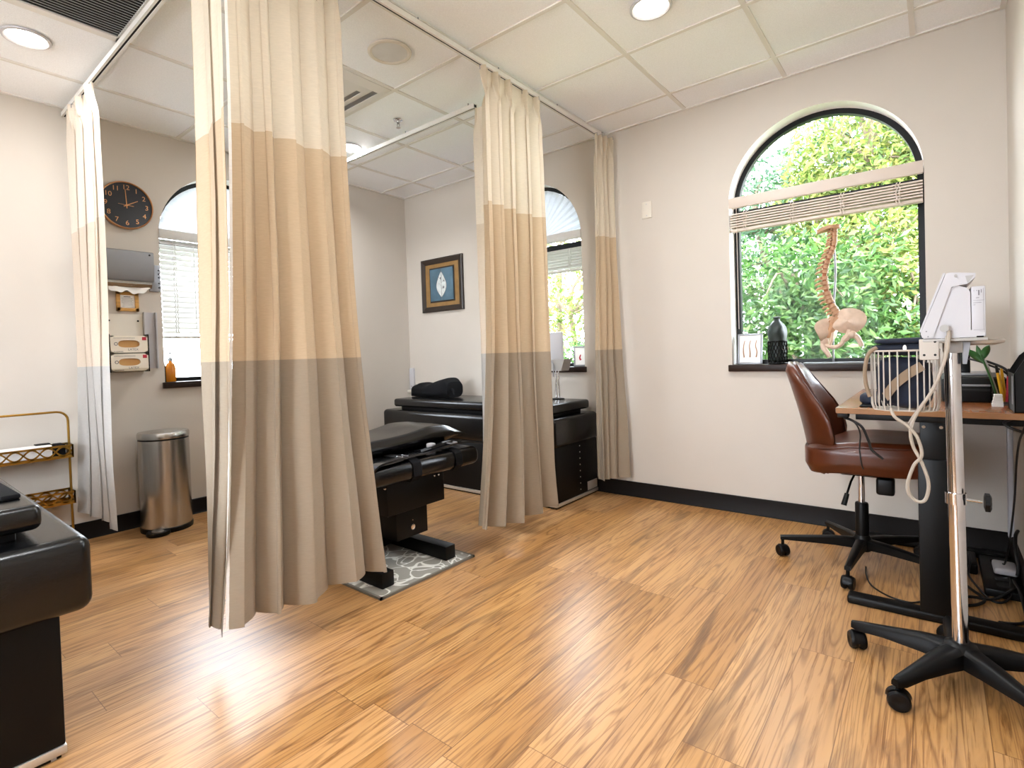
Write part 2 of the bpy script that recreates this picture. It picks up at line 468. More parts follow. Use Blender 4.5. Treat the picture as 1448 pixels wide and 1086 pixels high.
W1, W2, W3 = (3.160, 4.153), (1.065, 2.058), (-2.270, -1.277)
wall('wall_back', bx, -.2, W + .2, [W2, W1])
wall('wall_left', lx, YR, .0, [W3])
struct(MB().box(W, W + .2, YR - .2, 0, 0, H + .1).build('wall_right', 'wall'))
rw = MB().box(-.2, 1.4, YR - .2, YR, 0, H + .1).box(3.6, W, YR - .2, YR, 0, H + .1).box(1.4, 3.6, YR - .2, YR, 0, .8).box(1.4, 3.6, YR - .2, YR, 2.3, H + .1)
struct(rw.build('wall_rear', 'wall'))
r = bpy.data.objects.new('window_4', None); C.objects.link(r); r.location = (2.5, YR - .1, .8); ORG[r.name] = Vector(r.location); struct(r)  # added window, out of view, opens the rear wall for fill daylight
r['label'] = 'wide black framed window added behind the viewer to let in fill daylight'
mb = MB()
for x in (1.4, 2.48, 3.56): mb.box(x, x + .04, YR - .12, YR - .07, .8, 2.3)
mb.box(1.4, 3.6, YR - .12, YR - .07, .8, .84).box(1.4, 3.6, YR - .12, YR - .07, 2.26, 2.3)
mb.build('window_frame', 'frame_black', r)
MB().add([(1.42, YR - .095, .82), (3.58, YR - .095, .82), (3.58, YR - .095, 2.28), (1.42, YR - .095, 2.28)], [(0, 1, 2, 3)]).build('glass', 'glass', r, fix=False)
struct(MB().box(-.2, W + .2, YR - .2, .2, -.1, 0).build('floor', 'floor'))
# ceiling: tiles behind an exposed T-bar grid
cl = struct(MB().box(-.2, W + .2, YR - .2, .2, H + .004, H + .1).build('ceiling', 'ceiling'))
mb = MB()
for k in range(-1, 8):
    x = X0 + k * T
    if 0 < x < W: mb.box(x - .012, x + .012, YR, 0, H - .003, H + .006)
for j in range(0, 10):
    y = -(Y0 + j * T)
    if y > YR: mb.box(0, W, y - .012, y + .012, H - .0028, H + .006)
mb.box(0, .022, YR, 0, H - .004, H + .006); mb.box(W - .022, W, YR, 0, H - .004, H + .006); mb.box(0, W, -.022, 0, H - .0042, H + .006)
g = mb.build('ceiling_grid', 'grid', cl)
g['label'] = 'white metal grid between the ceiling tiles'
# baseboards (cove vinyl)
def bprof(h=.108): return [(0, 0), (.022, 0), (.018, .004), (.014, .012), (.013, h - .004), (.009, h), (0, h)]
struct(MB().prism([(0, -a, b) for a, b in bprof()], (W, 0, 0)).build('baseboard_back', 'base'))
struct(MB().prism([(a, YR, b) for a, b in bprof()], (0, -YR - .013, 0)).build('baseboard_left', 'base'))
struct(MB().prism([(W - a, YR, b) for a, b in bprof()], (0, -YR - .013, 0)).build('baseboard_right', 'base'))
window(1, bx, *W1, 'arched window with black frame full of green leaves, behind the desk')
window(2, bx, *W2, 'arched window half hidden between the two rear curtains')
window(3, lx, *W3, 'arched window on the left wall with lowered white blind')
# white cord channel in the right-hand corner
struct(MB().rbox(W - .022, W - .0005, -.075, -.04, .1, .80, .004, 2).build('trim_1', 'white_plastic'))

# ------------------------------------------------------------------ blinds and shades
def blind(name, P, a, b, zb, nsl, label, mat, drop, top=1.968, th=.0034):
    c = (a + b) / 2
    r = thing(name, label, 'window blind', P(c, .03, 1.9), 'horizontal slat blinds')
    def bxp(mb, t0, t1, d0, d1, z0, z1, rr=0):
        p, q = P(t0, d0, z0), P(t1, d1, z1)
        f = mb.rbox if rr else mb.box
        args = [min(p.x, q.x), max(p.x, q.x), min(p.y, q.y), max(p.y, q.y), z0, z1]
        if rr: args += [rr, 2]
        f(*args)
    mb = MB(); bxp(mb, a + .002, b - .002, -.008, .004, 1.982, 2.048, .003); mb.build('valance', mat, r)
    mb = MB(); bxp(mb, a + .006, b - .006, .008, .05, 1.99, 2.03); mb.build('headrail', mat, r)
    zs = [top - (top - zb - .012) * k / nsl for k in range(nsl)]
    for z in zs:
        mb = MB(); n = 6
        vs = []
        for t in (a + .006, b - .006):
            for u in range(n + 1):
                f = u / n - .5
                vs.append(P(t, .03 + f * .05, z + (.003 - f * f * .012) + f * drop))
        vs2 = [v - Vector((0, 0, th)) for v in vs]
        m = n + 1
        fs = [(u, u + 1, m + u + 1, m + u) for u in range(n)]
        fs2 = [tuple(2 * m + q for q in f) for f in fs]
        fs3 = [(0, m, 3 * m, 2 * m), (n, m + n, 3 * m + n, 2 * m + n)] + [(u, u + 1, 2 * m + u + 1, 2 * m + u) for u in range(n)] + [(m + u, m + u + 1, 3 * m + u + 1, 3 * m + u) for u in range(n)]
        mb.add(vs + vs2, fs + fs2 + fs3).build('slat', mat, r)
    mb = MB(); bxp(mb, a + .006, b - .006, .008, .052, zb - .006, zb + .012, .004); mb.build('bottom_rail', mat, r)
    w = b - a
    for f in (.09, .36, .62, .88):
        t = a + f * w
        pts = []
        k = max(4, int((top - zb) / .016))
        for i in range(k + 1):
            z = top + .01 - (top + .01 - zb) * i / k
            pts.append(P(t + .004 * (-1) ** i, .002, z))
        mb = MB().tube(pts, .0028, 6)
        mb.tube([p + (P(.014, 0, 0) - P(0, 0, 0)) for p in pts], .0028, 6)
        mb.build('ladder_cord', mat, r)
    if zb > 1.5:
        mb = MB().tube([P(a + .05, -.012, 1.985), P(a + .05, -.012, 1.5), P(a + .05, -.012, 1.2)], .002, 6)
    else:
        mb = MB().tube([P(a + .22, -.012, 1.985), P(a + .22, -.012, 1.6), P(a + .22, -.012, 1.35)], .0025, 6)
    mb.build('lift_cord', mat, r)
    return r
blind('slat_blind', bx, *W1, 1.838, 6, 'beige wooden slat blind drawn up across the window behind the desk', 'blind', -.004, 1.945, .0085)
blind('slat_blind', bx, *W2, 1.74, 7, 'white slat blind partly raised in the window between the rear curtains', 'blind_white', -.02, 1.905)
blind('slat_blind', lx, *W3, 1.285, 18, 'white slat blind lowered over the window beside the wall clock', 'blind_white', .040)
def fan(P, a, b, label):
    c = (a + b) / 2; R = .462; n = 44
    vs = [P(c, .105, 2.035)]
    for k in range(n + 1):
        th = PI * k / n
        vs.append(P(c - R * cos(th), .097 + .012 * (k % 2), 2.035 + (R - .035) * sin(th) + 0))
    vs2 = [v + (P(0, .003, 0) - P(0, 0, 0)) for v in vs]
    N_ = len(vs)
    fs = [(0, k, k + 1) for k in range(1, n + 1)] + [(N_, N_ + k + 1, N_ + k) for k in range(1, n + 1)] + [(k, k + 1, N_ + k + 1, N_ + k) for k in range(1, n + 1)]
    o = MB().add(vs, fs[:0]) ; o.v = [tuple(v) for v in vs + vs2]; o.f = fs
    ob = o.build('fan_shade', 'fan_shade', ang=5)
    return tag(ob, label, 'window shade', 'sunburst arch shades')
fan(bx, *W2, 'white sunburst pleated shade in the arch between the rear curtains')
fan(lx, *W3, 'white pleated shade filling the arch beside the wall clock')

# ------------------------------------------------------------------ ceiling fittings
def downlight(x, y, label, power):
    r = thing('recessed_light', label, 'ceiling light', (x, y, H), 'recessed ceiling lights')
    MB().lathe((x, y, H), [(.098, -.001), (.096, -.007), (.086, -.010), (.078, -.004), (.078, -.002)], 40).build('trim_ring', 'white_plastic', r)
    MB().lathe((x, y, H), [(.079, -.0035), (.05, -.005), (.001, -.0055)], 40).build('diffuser', 'lamp', r)
    lamp(x, y, power)
def lamp(x, y, power):
    l = bpy.data.lights.new('downlight', 'AREA'); l.shape = 'DISK'; l.size = .16; l.energy = power; l.color = (.95, .975, 1)
    o = bpy.data.objects.new('downlight', l); o.location = (x, y, H - .02); C.objects.link(o)
LP = 13
downlight(.783, -3.07, 'round recessed light in the ceiling tile beside the dark return grille', LP * .45)
downlight(3.167, -1.201, 'bright round recessed light in the ceiling near the top edge, before the desk window', LP)
downlight(.745, -1.19, 'small glowing recessed light peeking out behind the large front curtain', LP)
for x, y in ((3.167, -3.07), (.783, -4.9), (3.167, -4.9)): lamp(x, y, LP)  # added unseen lamps without fittings, to brighten the room
# speaker
sx_, sy_ = 1.977, -1.798
r = thing('ceiling_speaker', 'round white loudspeaker with grey grille in a ceiling tile', 'speaker', (sx_, sy_, H))
MB().lathe((sx_, sy_, H), [(.115, -.001), (.114, -.008), (.104, -.012), (.093, -.008), (.092, -.003)], 40).build('bezel', 'warm_white', r)
MB().lathe((sx_, sy_, H), [(.093, -.005), (.05, -.008), (.001, -.009)], 40).build('grille', 'speaker', r)
# supply diffuser
ax, ay = X0 + T * 1.5, -(Y0 + T * 2.5)
r = thing('ceiling_air_vent', 'square louvred air vent in the ceiling beside the round speaker', 'air vent', (ax, ay, H))
MB().box(ax - .285, ax + .285, ay - .285, ay + .285, H - .001, H + .003).build('backing', 'grey_plastic', r)
for k, (ra, rb) in enumerate(((.292, .235), (.215, .165), (.145, .095), (.075, .01))):
    vs = []; z1, z2 = H - .022 + .004 * k, H - .003
    for rr, z in ((ra, z2), (ra, z2 - .003), (rb, z1), (rb, z1 + .003)):
        vs += [(ax + sx * rr, ay + sy * rr, z) for sx, sy in ((-1, -1), (1, -1), (1, 1), (-1, 1))]
    fs = [(4 * j + i, 4 * j + (i + 1) % 4, 4 * ((j + 1) % 4) + (i + 1) % 4, 4 * ((j + 1) % 4) + i) for j in range(4) for i in range(4)]
    MB().add(vs, fs).build('louver', 'grid', r, ang=20)
# return grille
gx, gy = X0 + T * 1.5, -(Y0 + T * 4.5)
r = thing('return_air_grille', 'large dark grey ribbed return grille in the ceiling at the top left', 'air vent', (gx, gy, H))
mb = MB()
for s in (-1, 1):
    mb.box(gx + s * .28 - .022, gx + s * .28 + .022, gy - .302, gy + .302, H - .010, H - .002)
    mb.box(gx - .302, gx + .302, gy + s * .28 - .022, gy + s * .28 + .022, H - .010, H - .002)
mb.build('frame', 'grid', r)
MB().box(gx - .26, gx + .26, gy - .26, gy + .26, H - .002, H + .002).build('backing', 'dark_hole', r)
for k in range(24):
    x = gx - .25 + k * .5 / 23
    MB().prism([(x - .006, gy - .26, H - .003), (x + .006, gy - .26, H - .011), (x + .008, gy - .26, H - .010), (x - .003, gy - .26, H - .002)], (0, .52, 0)).build('fin', 'louver', r)
# sprinkler
px, py = 1.375, -1.234
r = thing('fire_sprinkler', 'small chrome fire sprinkler head hanging from the ceiling', 'sprinkler', (px, py, H))
MB().lathe((px, py, H), [(.033, -.001), (.03, -.005), (.014, -.008), (.012, -.016)], 24).build('escutcheon', 'chrome', r)
mb = MB().cyl((px, py, H - .014), (px, py, H - .024), .009)
mb.tube([(px - .008, py, H - .02), (px - .011, py, H - .035), (px - .003, py, H - .05)], .0025, 6, smooth=4).tube([(px + .008, py, H - .02), (px + .011, py, H - .035), (px + .003, py, H - .05)], .0025, 6, smooth=4)
mb.build('body', 'steel_dark', r)
MB().lathe((px, py, H - .052), [(.015, 0), (.015, .002), (.004, .004)], 20).build('deflector', 'chrome', r)

# ------------------------------------------------------------------ curtain tracks
def track(p, q, label, zb=2.652):
    p, q = Vector((*p, 0)), Vector((*q, 0)); d = (q - p).normalized(); n = Vector((-d.y, d.x, 0))
    r = thing('curtain_track', label, 'curtain track', (*((p + q) / 2).xy, zb), 'ceiling curtain tracks')
    Lh = (q - p).length
    mx = Matrix.Translation(p) @ Matrix((( d.x, n.x, 0, 0), (d.y, n.y, 0, 0), (0, 0, 1, 0), (0, 0, 0, 1)))
    mb = MB().box(0, Lh, -.016, .016, zb + .022, zb + .026, mx).box(0, Lh, -.016, -.012, zb, zb + .022, mx).box(0, Lh, .012, .016, zb, zb + .022, mx)
    mb.box(0, Lh, -.012, -.005, zb, zb + .003, mx).box(0, Lh, .005, .012, zb, zb + .003, mx)
    mb.build('rail', 'grid', r)
    MB().box(0, Lh, -.011, .011, zb + .004, zb + .02, mx).build('channel', 'dark_hole', r)
    k = max(2, int(Lh / .6))
    for i in range(k + 1):
        t = .06 + (Lh - .12) * i / k
        MB().cyl(mx @ Vector((t, 0, zb + .026)), mx @ Vector((t, 0, H - .0105)), .004, n=10).build('hanger_pin', 'steel_dark', r)
TX = 2.312
track((TX, YR + .02), (TX, -.03), 'long white curtain track running along the ceiling to the back wall')
track((.02, -1.10), (1.96, -1.10), 'short white curtain track crossing the ceiling behind the middle curtain')
track((.02, -2.772), (TX - .03, -2.772), 'white curtain track from the left wall carrying the pale end curtain')

# ------------------------------------------------------------------ curtains
SEAM1, SEAM2 = 1.918, 1.095
def curtain(label, A, B, A2, B2, nrm, nf, hem, amp, seed, ztop=2.646, cols=220, warp=.03, edge=None, ph0=PI / 2, header=True, mats=('cream', 'tan', 'taupe')):
    rnd = random.Random(seed)
    A, B, A2, B2, nrm = Vector(A), Vector(B), Vector(A2), Vector(B2), Vector(nrm).normalized()
    amps = [rnd.uniform(.6, 1.2) for _ in range(60)]
    w1, w2 = rnd.uniform(0, 6.28), rnd.uniform(0, 6.28)
    r = thing('privacy_curtain', label, 'curtain', (*((A + B) / 2), ztop), 'three-band privacy curtains')
    hemf = hem if callable(hem) else (lambda s: hem)
    def phase(s): return ph0 + 2 * PI * nf * (s + warp * sin(2 * PI * 1.3 * s + w1) + .6 * warp * sin(2 * PI * 2.9 * s + w2))
    def pt(s, z):
        zh = hemf(s); k = (ztop - z) / (ztop - .15)
        L = A.lerp(B, s).lerp(A2.lerp(B2, s), k ** 2.2)
        ph = phase(s); i = ph / PI
        i0 = int(math.floor(i)); f = i - i0; f = f * f * (3 - 2 * f)
        am = amps[i0 % 60] * (1 - f) + amps[(i0 + 1) % 60] * f
        sl = (B - A).length / nf
        dirn = (B - A).normalized()
        d = amp * am * (sin(ph) + .22 * sin(2 * ph + .9)) * (.72 + .45 * k)
        al = sl * .20 * sin(2 * ph) * (1 - .3 * k)
        # drape wander and creases
        d += .018 * k * sin(2.1 * z + 5 * s + seed) + .010 * k * noise.noise(Vector((s * nf * 1.2, z * 2.2, seed)))
        d += .0012 * noise.noise(Vector((s * nf * 5, z * 7, seed)))
        if header:
            b = sstep(.012, .075, k)
            pin = max(0, sin(ph))
            hd = .010 + .036 * pin ** 2 * (.55 + .45 * cos(5 * ph)) - .008
            d = hd * (1 - b) + d * b; al = al * b - sl * .10 * sin(2 * ph) * (1 - b)
        v = L + dirn * al
        return Vector((v.x, v.y, 0)) + nrm * d + Vector((0, 0, z))
    zspan = []
    def band(name, za, zb_, mat, nv, usehem=False):
        def fn(u, v):
            z0 = hemf(u) if usehem else zb_
            if usehem: v = v
            return pt(u, za + (z0 - za) * v)
        o = MB().surf(fn, cols, nv).build(name, mat, r, fix=False, ang=80)
        return o
    band('cream_band', ztop, SEAM1, mats[0], 34).__setitem__('label', 'cream upper band of the curtain')
    band('tan_band', SEAM1, SEAM2, mats[1], 24).__setitem__('label', 'tan middle band of the curtain')
    g = band('taupe_band', SEAM2, 0, mats[2], 26, True); g['label'] = 'taupe lower band of the curtain'
    def hf(u, v): 
        p = pt(u, hemf(u) + .03 * (1 - v)); return p + nrm * .0015
    MB().surf(hf, cols, 4).build('hem', mats[2], r, fix=False, ang=80)
    if edge:
        def ef(u, v):
            z = ztop - .05 + (hemf(0) - ztop + .05) * v
            return pt(0, z) + Vector(edge) * u + nrm * (.003 * noise.noise(Vector((z * 30, u, 1))))
        MB().surf(ef, 3, 120).build('edge_lining', 'lining', r, fix=False)['label'] = 'white turned edge of the curtain'
    for k in range(int(nf) + 1):
        s = min(max((k + .02) / nf, .01), .99); p = pt(s, ztop - .012)
        q = A.lerp(B, s)
        MB().tube([(q.x, q.y, 2.6515), (q.x, q.y, 2.648), (p.x, p.y, ztop + .001), (p.x, p.y, ztop - .02)], .0022, 6).build('hook', 'steel_dark', r)
    return r
curtain('large three-band curtain hanging in front, cream over tan over taupe, slightly spread at the hem',
        (TX, -2.802), (TX, -2.350), (TX + .01, -2.895), (TX, -2.225), (1, 0, 0), 4.4, lambda s: .178 + .012 * sin(9 * s + 1), .050, 3, cols=300, edge=(-.006, -.008, 0), ph0=.35)
curtain('narrow curtain folded back behind the left edge of the large front curtain',
        (2.10, -2.82), (2.43, -2.862), (2.01, -2.82), (2.285, -2.882), (.35, -1, 0), 2.0, .15, .017, 11, cols=120)
curtain('middle three-band curtain on the long track, hiding part of the padded table by the wall',
        (TX, -1.455), (TX, -.925), (TX, -1.60), (TX, -.870), (1, 0, 0), 4.2, lambda s: .17 - .05 * sin(2.4 * s), .045, 5, cols=260)
curtain('short pinched curtain gathered against the back wall at the track end',
        (TX, -.225), (TX + .05, -.06), (TX - .01, -.275), (TX + .10, -.065), (1, -.1, 0), 3.2, .155, .035, 8, cols=180)
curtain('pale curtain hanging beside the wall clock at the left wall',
        (.09, -2.772), (.67, -2.772), (.03, -2.772), (.69, -2.772), (.25, -1, 0), 3.4, .188, .016, 14, cols=200, mats=('backlit_cream', 'backlit_tan', 'backlit_grey'))
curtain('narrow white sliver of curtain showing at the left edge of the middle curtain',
        (1.955, -1.10), (2.16, -1.10), (1.945, -1.10), (2.15, -1.10), (.2, -1, 0), 2.2, .16, .025, 21, cols=110, mats=('backlit_cream', 'backlit_tan', 'backlit_grey'))

# ------------------------------------------------------------------ padded roller tables
def padded_table(label, bx0, bx1, by0, by1, cx0, cx1, cy0, cy1, sx0, sx1, sy0, sy1, name='roller_massage_table', slab=(.652, .722), extras=None):
    r = thing(name, label, 'treatment table', ((bx0 + bx1) / 2, (by0 + by1) / 2, 0), None)
    MB().box(bx0 + .01, bx1 - .01, by0 + .01, by1 - .01, .0, .012).build('foot', 'black_plastic', r)
    MB().rbox(bx0 + .002, bx1 + .002, by0 - .002, by1 + .002, .012, .036, .003, 2).build('base_strip', 'alu', r)['label'] = 'pale strip along the foot of the base'
    MB().rbox(bx0, bx1, by0, by1, .036, .425, .006, 2).build('base_cabinet', 'black_lam', r)
    MB().rbox(cx0, cx1, cy0, cy1, .42, .628, .035, 5).build('cushion', 'black_leather', r)
    MB().rbox(sx0, sx1, sy0, sy1, slab[0], slab[1], .022, 4).build('top_pad', 'black_leather', r)
    MB().rbox(sx0 + .05, sx1 - .05, sy0 + .05, sy1 - .05, .622, slab[0] + .004, .006, 2).build('pad_base', 'black_lam', r)
    return r
rb = padded_table('long black padded table along the back wall behind the middle curtain', .40, 2.160, -.612, -.03, .335, 2.178, -.645, -.022, .44, 2.135, -.60, -.075)
for k in range(8):
    z = .075 + k * .046
    MB().lathe((2.1615, -.29, z), [(.005, -.001), (.005, .001), (.002, .003)], 12, 'x').build('rivet', 'alu', rb)
MB().rbox(2.1605, 2.1625, -.19, -.045, .045, .11, .0008, 1).build('data_plate', 'grey_plastic', rb)['label'] = 'grey data plate low on the end panel'
lt = padded_table('black padded table at the left edge, nearest the camera', .75, 2.290, -3.91, -3.325, .70, 2.378, -3.96, -3.262, .74, 2.30, -3.92, -3.352)
# white caster stub seen under the left table
mb = MB().lathe((2.27, -3.352, .012), [(.012, -.012), (.012, 0)], 16); mb.build('levelling_foot', 'white_plastic', lt)
# strap on left table
tag(MB().rbox(1.55, 2.17, -3.43, -3.385, .7225, .738, .006, 2).xf(Matrix.Translation((1.86, -3.4, 0)) @ Matrix.Rotation(.03, 4, 'Z') @ Matrix.Translation((-1.86, 3.4, 0))).build('padded_strap', 'black_cloth'),
    'flat black strap lying on the pad of the left-hand table', 'strap')
# black pouch on the wall table
def blob(c, rad, seed, e=.55, n1=40, n2=20, amp=.15, mx=None):
    c = Vector(c)
    def sg(v, p): return math.copysign(abs(v) ** p, v)
    def fn(u, v):
        a = 2 * PI * u; t = PI * min(max(v, .01), .99) - PI / 2
        p = Vector((rad[0] * sg(cos(t), e) * sg(cos(a), e), rad[1] * sg(cos(t), e) * sg(sin(a), e), rad[2] * sg(sin(t), e)))
        p *= 1 + amp * noise.noise(p * 9 + Vector((seed, seed * 2, 0)))
        return c + (mx @ p if mx else p)
    return MB().surf(fn, n1, n2, cu=True, cap=True)
r = thing('black_pouch', 'soft black cushion pouch lying on the wall table below the leaf picture', 'pouch', (.68, -.33, .722))
def pouchf(u, v):
    a = 2 * PI * u; t = -1 + 2 * v
    x = t * .27
    hz = interp([(-1, .012), (-.8, .05), (-.4, .066), (0, .058), (.5, .078), (.85, .088), (1, .07)], t)
    hy = interp([(-1, .03), (-.7, .10), (0, .125), (.8, .12), (1, .10)], t)
    y = hy * math.copysign(abs(cos(a)) ** .7, cos(a)); z = hz * math.copysign(abs(sin(a)) ** .7, sin(a))
    nn = noise.noise(Vector((x * 14, a, 2))) * .010
    return Vector((.68 + x, -.33 + y * (1 + nn), .723 + max(0, hz + z) + .3 * nn * sstep(0, .03, hz + z)))
MB().surf(pouchf, 40, 26, cu=True, cap=True).build('pouch_body', 'black_cloth', r)
MB().tube([(.945, -.37, .80), (.985, -.385, .785), (.995, -.39, .755)], [.012, .008], 8, smooth=4).build('pull_strap', 'black_cloth', r)
r = thing('wall_charger', 'slim white upright box fixed in the corner above the wall table', 'charger', (.042, -.001, .73))
MB().rbox(.012, .072, -.028, -.001, .755, .975, .005, 2).build('casing', 'white_plastic', r)
MB().lathe((.045, -.0285, .79), [(.006, .001), (.006, -.002)], 14, 'y').build('button', 'ink', r)
MB().rbox(.0, .085, -.05, -.001, .725, .752, .004, 2).build('base_ledge', 'warm_white', r)
r = thing('charger_cable', 'small heap of black cord beside the black pouch on the wall table', 'cord', (.46, -.16, .722))
MB().tube([(.40 + .05 * cos(k * .9) + .012 * k * .3, -.22 + .04 * sin(k * 1.1), .7275 + .004 * (k % 3)) for k in range(16)], .0045, 6, smooth=4).build('cord', 'black_cord', r)
MB().rbox(.385, .43, -.20, -.15, .7225, .765, .006, 2).build('plug', 'grey_plastic', r)

# ------------------------------------------------------------------ flexion table on the patterned mat
r = thing('floor_mat', 'grey mat with white curling lines under the black flexion table', 'mat', (1.75, -1.885, 0))
MB().rbox(1.30, 2.252, -2.195, -1.575, .0005, .011, .003, 2).build('mat_body', 'rug', r)
mb = MB()
for a in ((1.297, 2.255, -2.199, -2.187), (1.297, 2.255, -1.583, -1.571), (1.297, 1.309, -2.199, -1.571), (2.243, 2.255, -2.199, -1.571)):
    mb.box(*a, .0004, .0116)
mb.build('binding', 'rug_edge', r)
ft = thing('flexion_table', 'black adjusting table with leather cushions and straps, standing on the grey mat', 'treatment table', (1.7, -1.885, .011))
for y in (-2.105, -1.688):
    MB().rbox(1.40, 2.193, y - .036, y + .036, .0116, .085, .006, 2).build('foot_bar', 'black_metal', ft)
MB().rbox(1.66, 1.76, -2.08, -1.71, .02, .08, .004, 2).build('cross_bar', 'black_metal', ft)
MB().rbox(1.50, 2.095, -1.965, -1.755, .165, .32, .004, 2).build('lower_housing', 'black_metal', ft)
MB().rbox(1.60, 1.85, -1.97, -1.80, .06, .17, .004, 2).build('pedestal', 'black_metal', ft)
MB().rbox(1.42, 2.118, -2.035, -1.645, .310, .475, .006, 2).build('upper_housing', 'black_metal', ft)
MB().lathe((2.096, -1.86, .215), [(.014, -.001), (.014, .003), (.009, .004)], 20, 'x').build('lock', 'chrome', ft)
MB().lathe((2.096, -1.86, .25), [(.003, -.001), (.003, .002)], 10, 'x').build('screw', 'chrome', ft)
# front (leg) cushion
def cush(x0, x1, y0, y1, z0, z1, rr): return MB().rbox(x0, x1, y0, y1, z0, z1, rr, 5)
fc = cush(1.86, 2.19, -2.17, -1.42, .475, .575, .04).build('leg_cushion', 'black_leather', ft)
for y, w in ((-1.90, .055), (-1.60, .05)):
    mb = MB(); a, b, z0, z1 = 1.85, 2.197, .469, .581
    pts = [(a, z0 + .03), (a + .03, z1), (b - .04, z1), (b - .008, z1 - .018), (b, z1 - .05), (b, z0 + .03), (b - .03, z0), (a + .03, z0)]
    n = len(pts)
    vs = [(x, y - w / 2, z) for x, z in pts] + [(x, y + w / 2, z) for x, z in pts]
    inner = [(x + (.004 if x < 2 else -.004), z + (.004 if z < .52 else -.004)) for x, z in pts]
    vs += [(x, y - w / 2, z) for x, z in inner] + [(x, y + w / 2, z) for x, z in inner]
    fs = []
    for i in range(n):
        j = (i + 1) % n
        fs += [(i, j, n + j, n + i), (2 * n + i, 2 * n + j, 3 * n + j, 3 * n + i), (i, j, 2 * n + j, 2 * n + i), (n + i, n + j, 3 * n + j, 3 * n + i)]
    mb.add(vs, fs).build('strap_loop', 'black_cloth', ft)
# long belt lying over the cushion
def ribbon(pts, w, th, wdir):
    P = spline([Vector(p) for p in pts], 6); wd = Vector(wdir).normalized(); vs = []
    for i, p in enumerate(P):
        t = (P[min(i + 1, len(P) - 1)] - P[max(i - 1, 0)]).normalized(); nn = t.cross(wd).normalized()
        for a, b in ((-1, -1), (1, -1), (1, 1), (-1, 1)): vs.append(p + wd * (a * w / 2) + nn * (b * th / 2))
    m = len(P)
    fs = [(4 * i + k, 4 * i + (k + 1) % 4, 4 * i + 4 + (k + 1) % 4, 4 * i + 4 + k) for i in range(m - 1) for k in range(4)] + [(3, 2, 1, 0), (4 * m - 4, 4 * m - 3, 4 * m - 2, 4 * m - 1)]
    return MB().add(vs, fs)
bt = ribbon([(2.165, -2.178, .50), (2.165, -2.174, .55), (2.165, -2.13, .586), (2.158, -2.02, .592), (2.14, -1.90, .593), (2.13, -1.78, .59), (2.13, -1.66, .600), (2.12, -1.56, .603), (2.13, -1.46, .598), (2.17, -1.36, .578)], .055, .010, (1, .1, .05)).build('ankle_belt', 'patent', ft)
ribbon([(2.11, -1.82, .598), (2.105, -1.72, .604), (2.11, -1.62, .612), (2.12, -1.52, .612)], .05, .012, (1, 0, .2)).build('belt_tail', 'patent', ft)
mb = MB()
mb.tube([(2.10, -1.63, .617), (2.165, -1.63, .615), (2.165, -1.585, .615), (2.10, -1.585, .617)], .004, 8, closed=True)
mb.build('buckle', 'steel_dark', ft)
for y in (-1.965, -1.93):
    MB().rbox(2.10, 2.16, y - .004, y + .004, .597, .6005, .001, 1).build('belt_slot', 'chrome', ft)
MB().rbox(2.03, 2.07, -1.69, -1.65, .58, .615, .008, 2).build('belt_end', 'white_plastic', ft)['label'] = 'pale folded belt end'
for y in (-2.05, -1.72, -1.69):
    MB().lathe((2.119, y, .455), [(.006, 0), (.006, .006), (.003, .009)], 12, 'x').build('bolt', 'chrome', ft)
# body cushion with raised tapering edge
def bodyf(u, v):
    a = 2 * PI * u; t = v                                    # v along x
    x = 1.57 + (1.985 - 1.57) * t
    e = min(sstep(0, .08, t), sstep(0, .10, 1 - t)); e = .25 + .75 * e
    yy = cos(a)                                              # across
    y = -1.80 + .49 * math.copysign(abs(yy) ** .8, yy)
    w = (y + 2.29) / .98
    top = interp([(0, .60), (.08, .645), (.35, .660), (.55, .664), (.72, .692), (.86, .688), (.96, .645), (1, .618)], w)
    bot = interp([(0, .59), (.08, .56), (.5, .565), (.72, .575), (.86, .585), (.96, .602), (1, .614)], w)
    mid = (top + bot) / 2
    hh = (top - bot) / 2 * min(1, abs(sin(a)) ** .35 if abs(yy) < .999 else .1)
    z = mid + math.copysign(hh, sin(a)) * e
    z += .003 * noise.noise(Vector((x * 9, y * 9, 3)))
    return Vector((x, y, z))
MB().surf(bodyf, 72, 30, cu=True, cap=True).build('body_cushion', 'black_leather', ft, ang=60)
MB().rbox(1.0, 1.90, -2.08, -1.62, .47, .575, .008, 2).build('cushion_carrier', 'black_lam', ft)
MB().rbox(.80, 1.56, -2.20, -1.50, .53, .615, .03, 4).build('chest_cushion', 'black_leather', ft)

# ------------------------------------------------------------------ left wall fittings
cy, cz = -2.462, 2.166
r = thing('wall_clock', 'round black wall clock with rose-gold rim and numerals', 'clock', (0, cy, cz))
RC = .158
MB().lathe((0, cy, cz), [(RC - .012, .002), (RC - .002, .003), (RC, .012), (RC, .03), (RC - .004, .036), (RC - .009, .034), (RC - .010, .026)], 56, 'x').build('rim', 'rose', r)
MB().lathe((0, cy, cz), [(RC - .008, .004), (RC - .008, .026), (.001, .0265)], 56, 'x').build('dial', 'clock', r)
for hnum in range(1, 13):
    mb = MB()
    vs, fs = textmesh(str(hnum), .044, .0006)
    a = PI / 2 - hnum * PI / 6; px, pz = .118 * cos(a), .118 * sin(a)
    mb.add([(.028 + v.z, cy + px + v.x, cz + pz + v.y) for v in vs], fs)
    mb.build('numeral', 'rose', r)
def hand(a, l, tail, w, x, nm):
    d = Vector((0, cos(a), sin(a))); n = Vector((0, -sin(a), cos(a))); o = Vector((x, cy, cz))
    MB().prism([o - d * tail - n * w, o + d * l - n * w * .5, o + d * l + n * w * .5, o - d * tail + n * w], (.0015, 0, 0)).build(nm, 'rose', r)
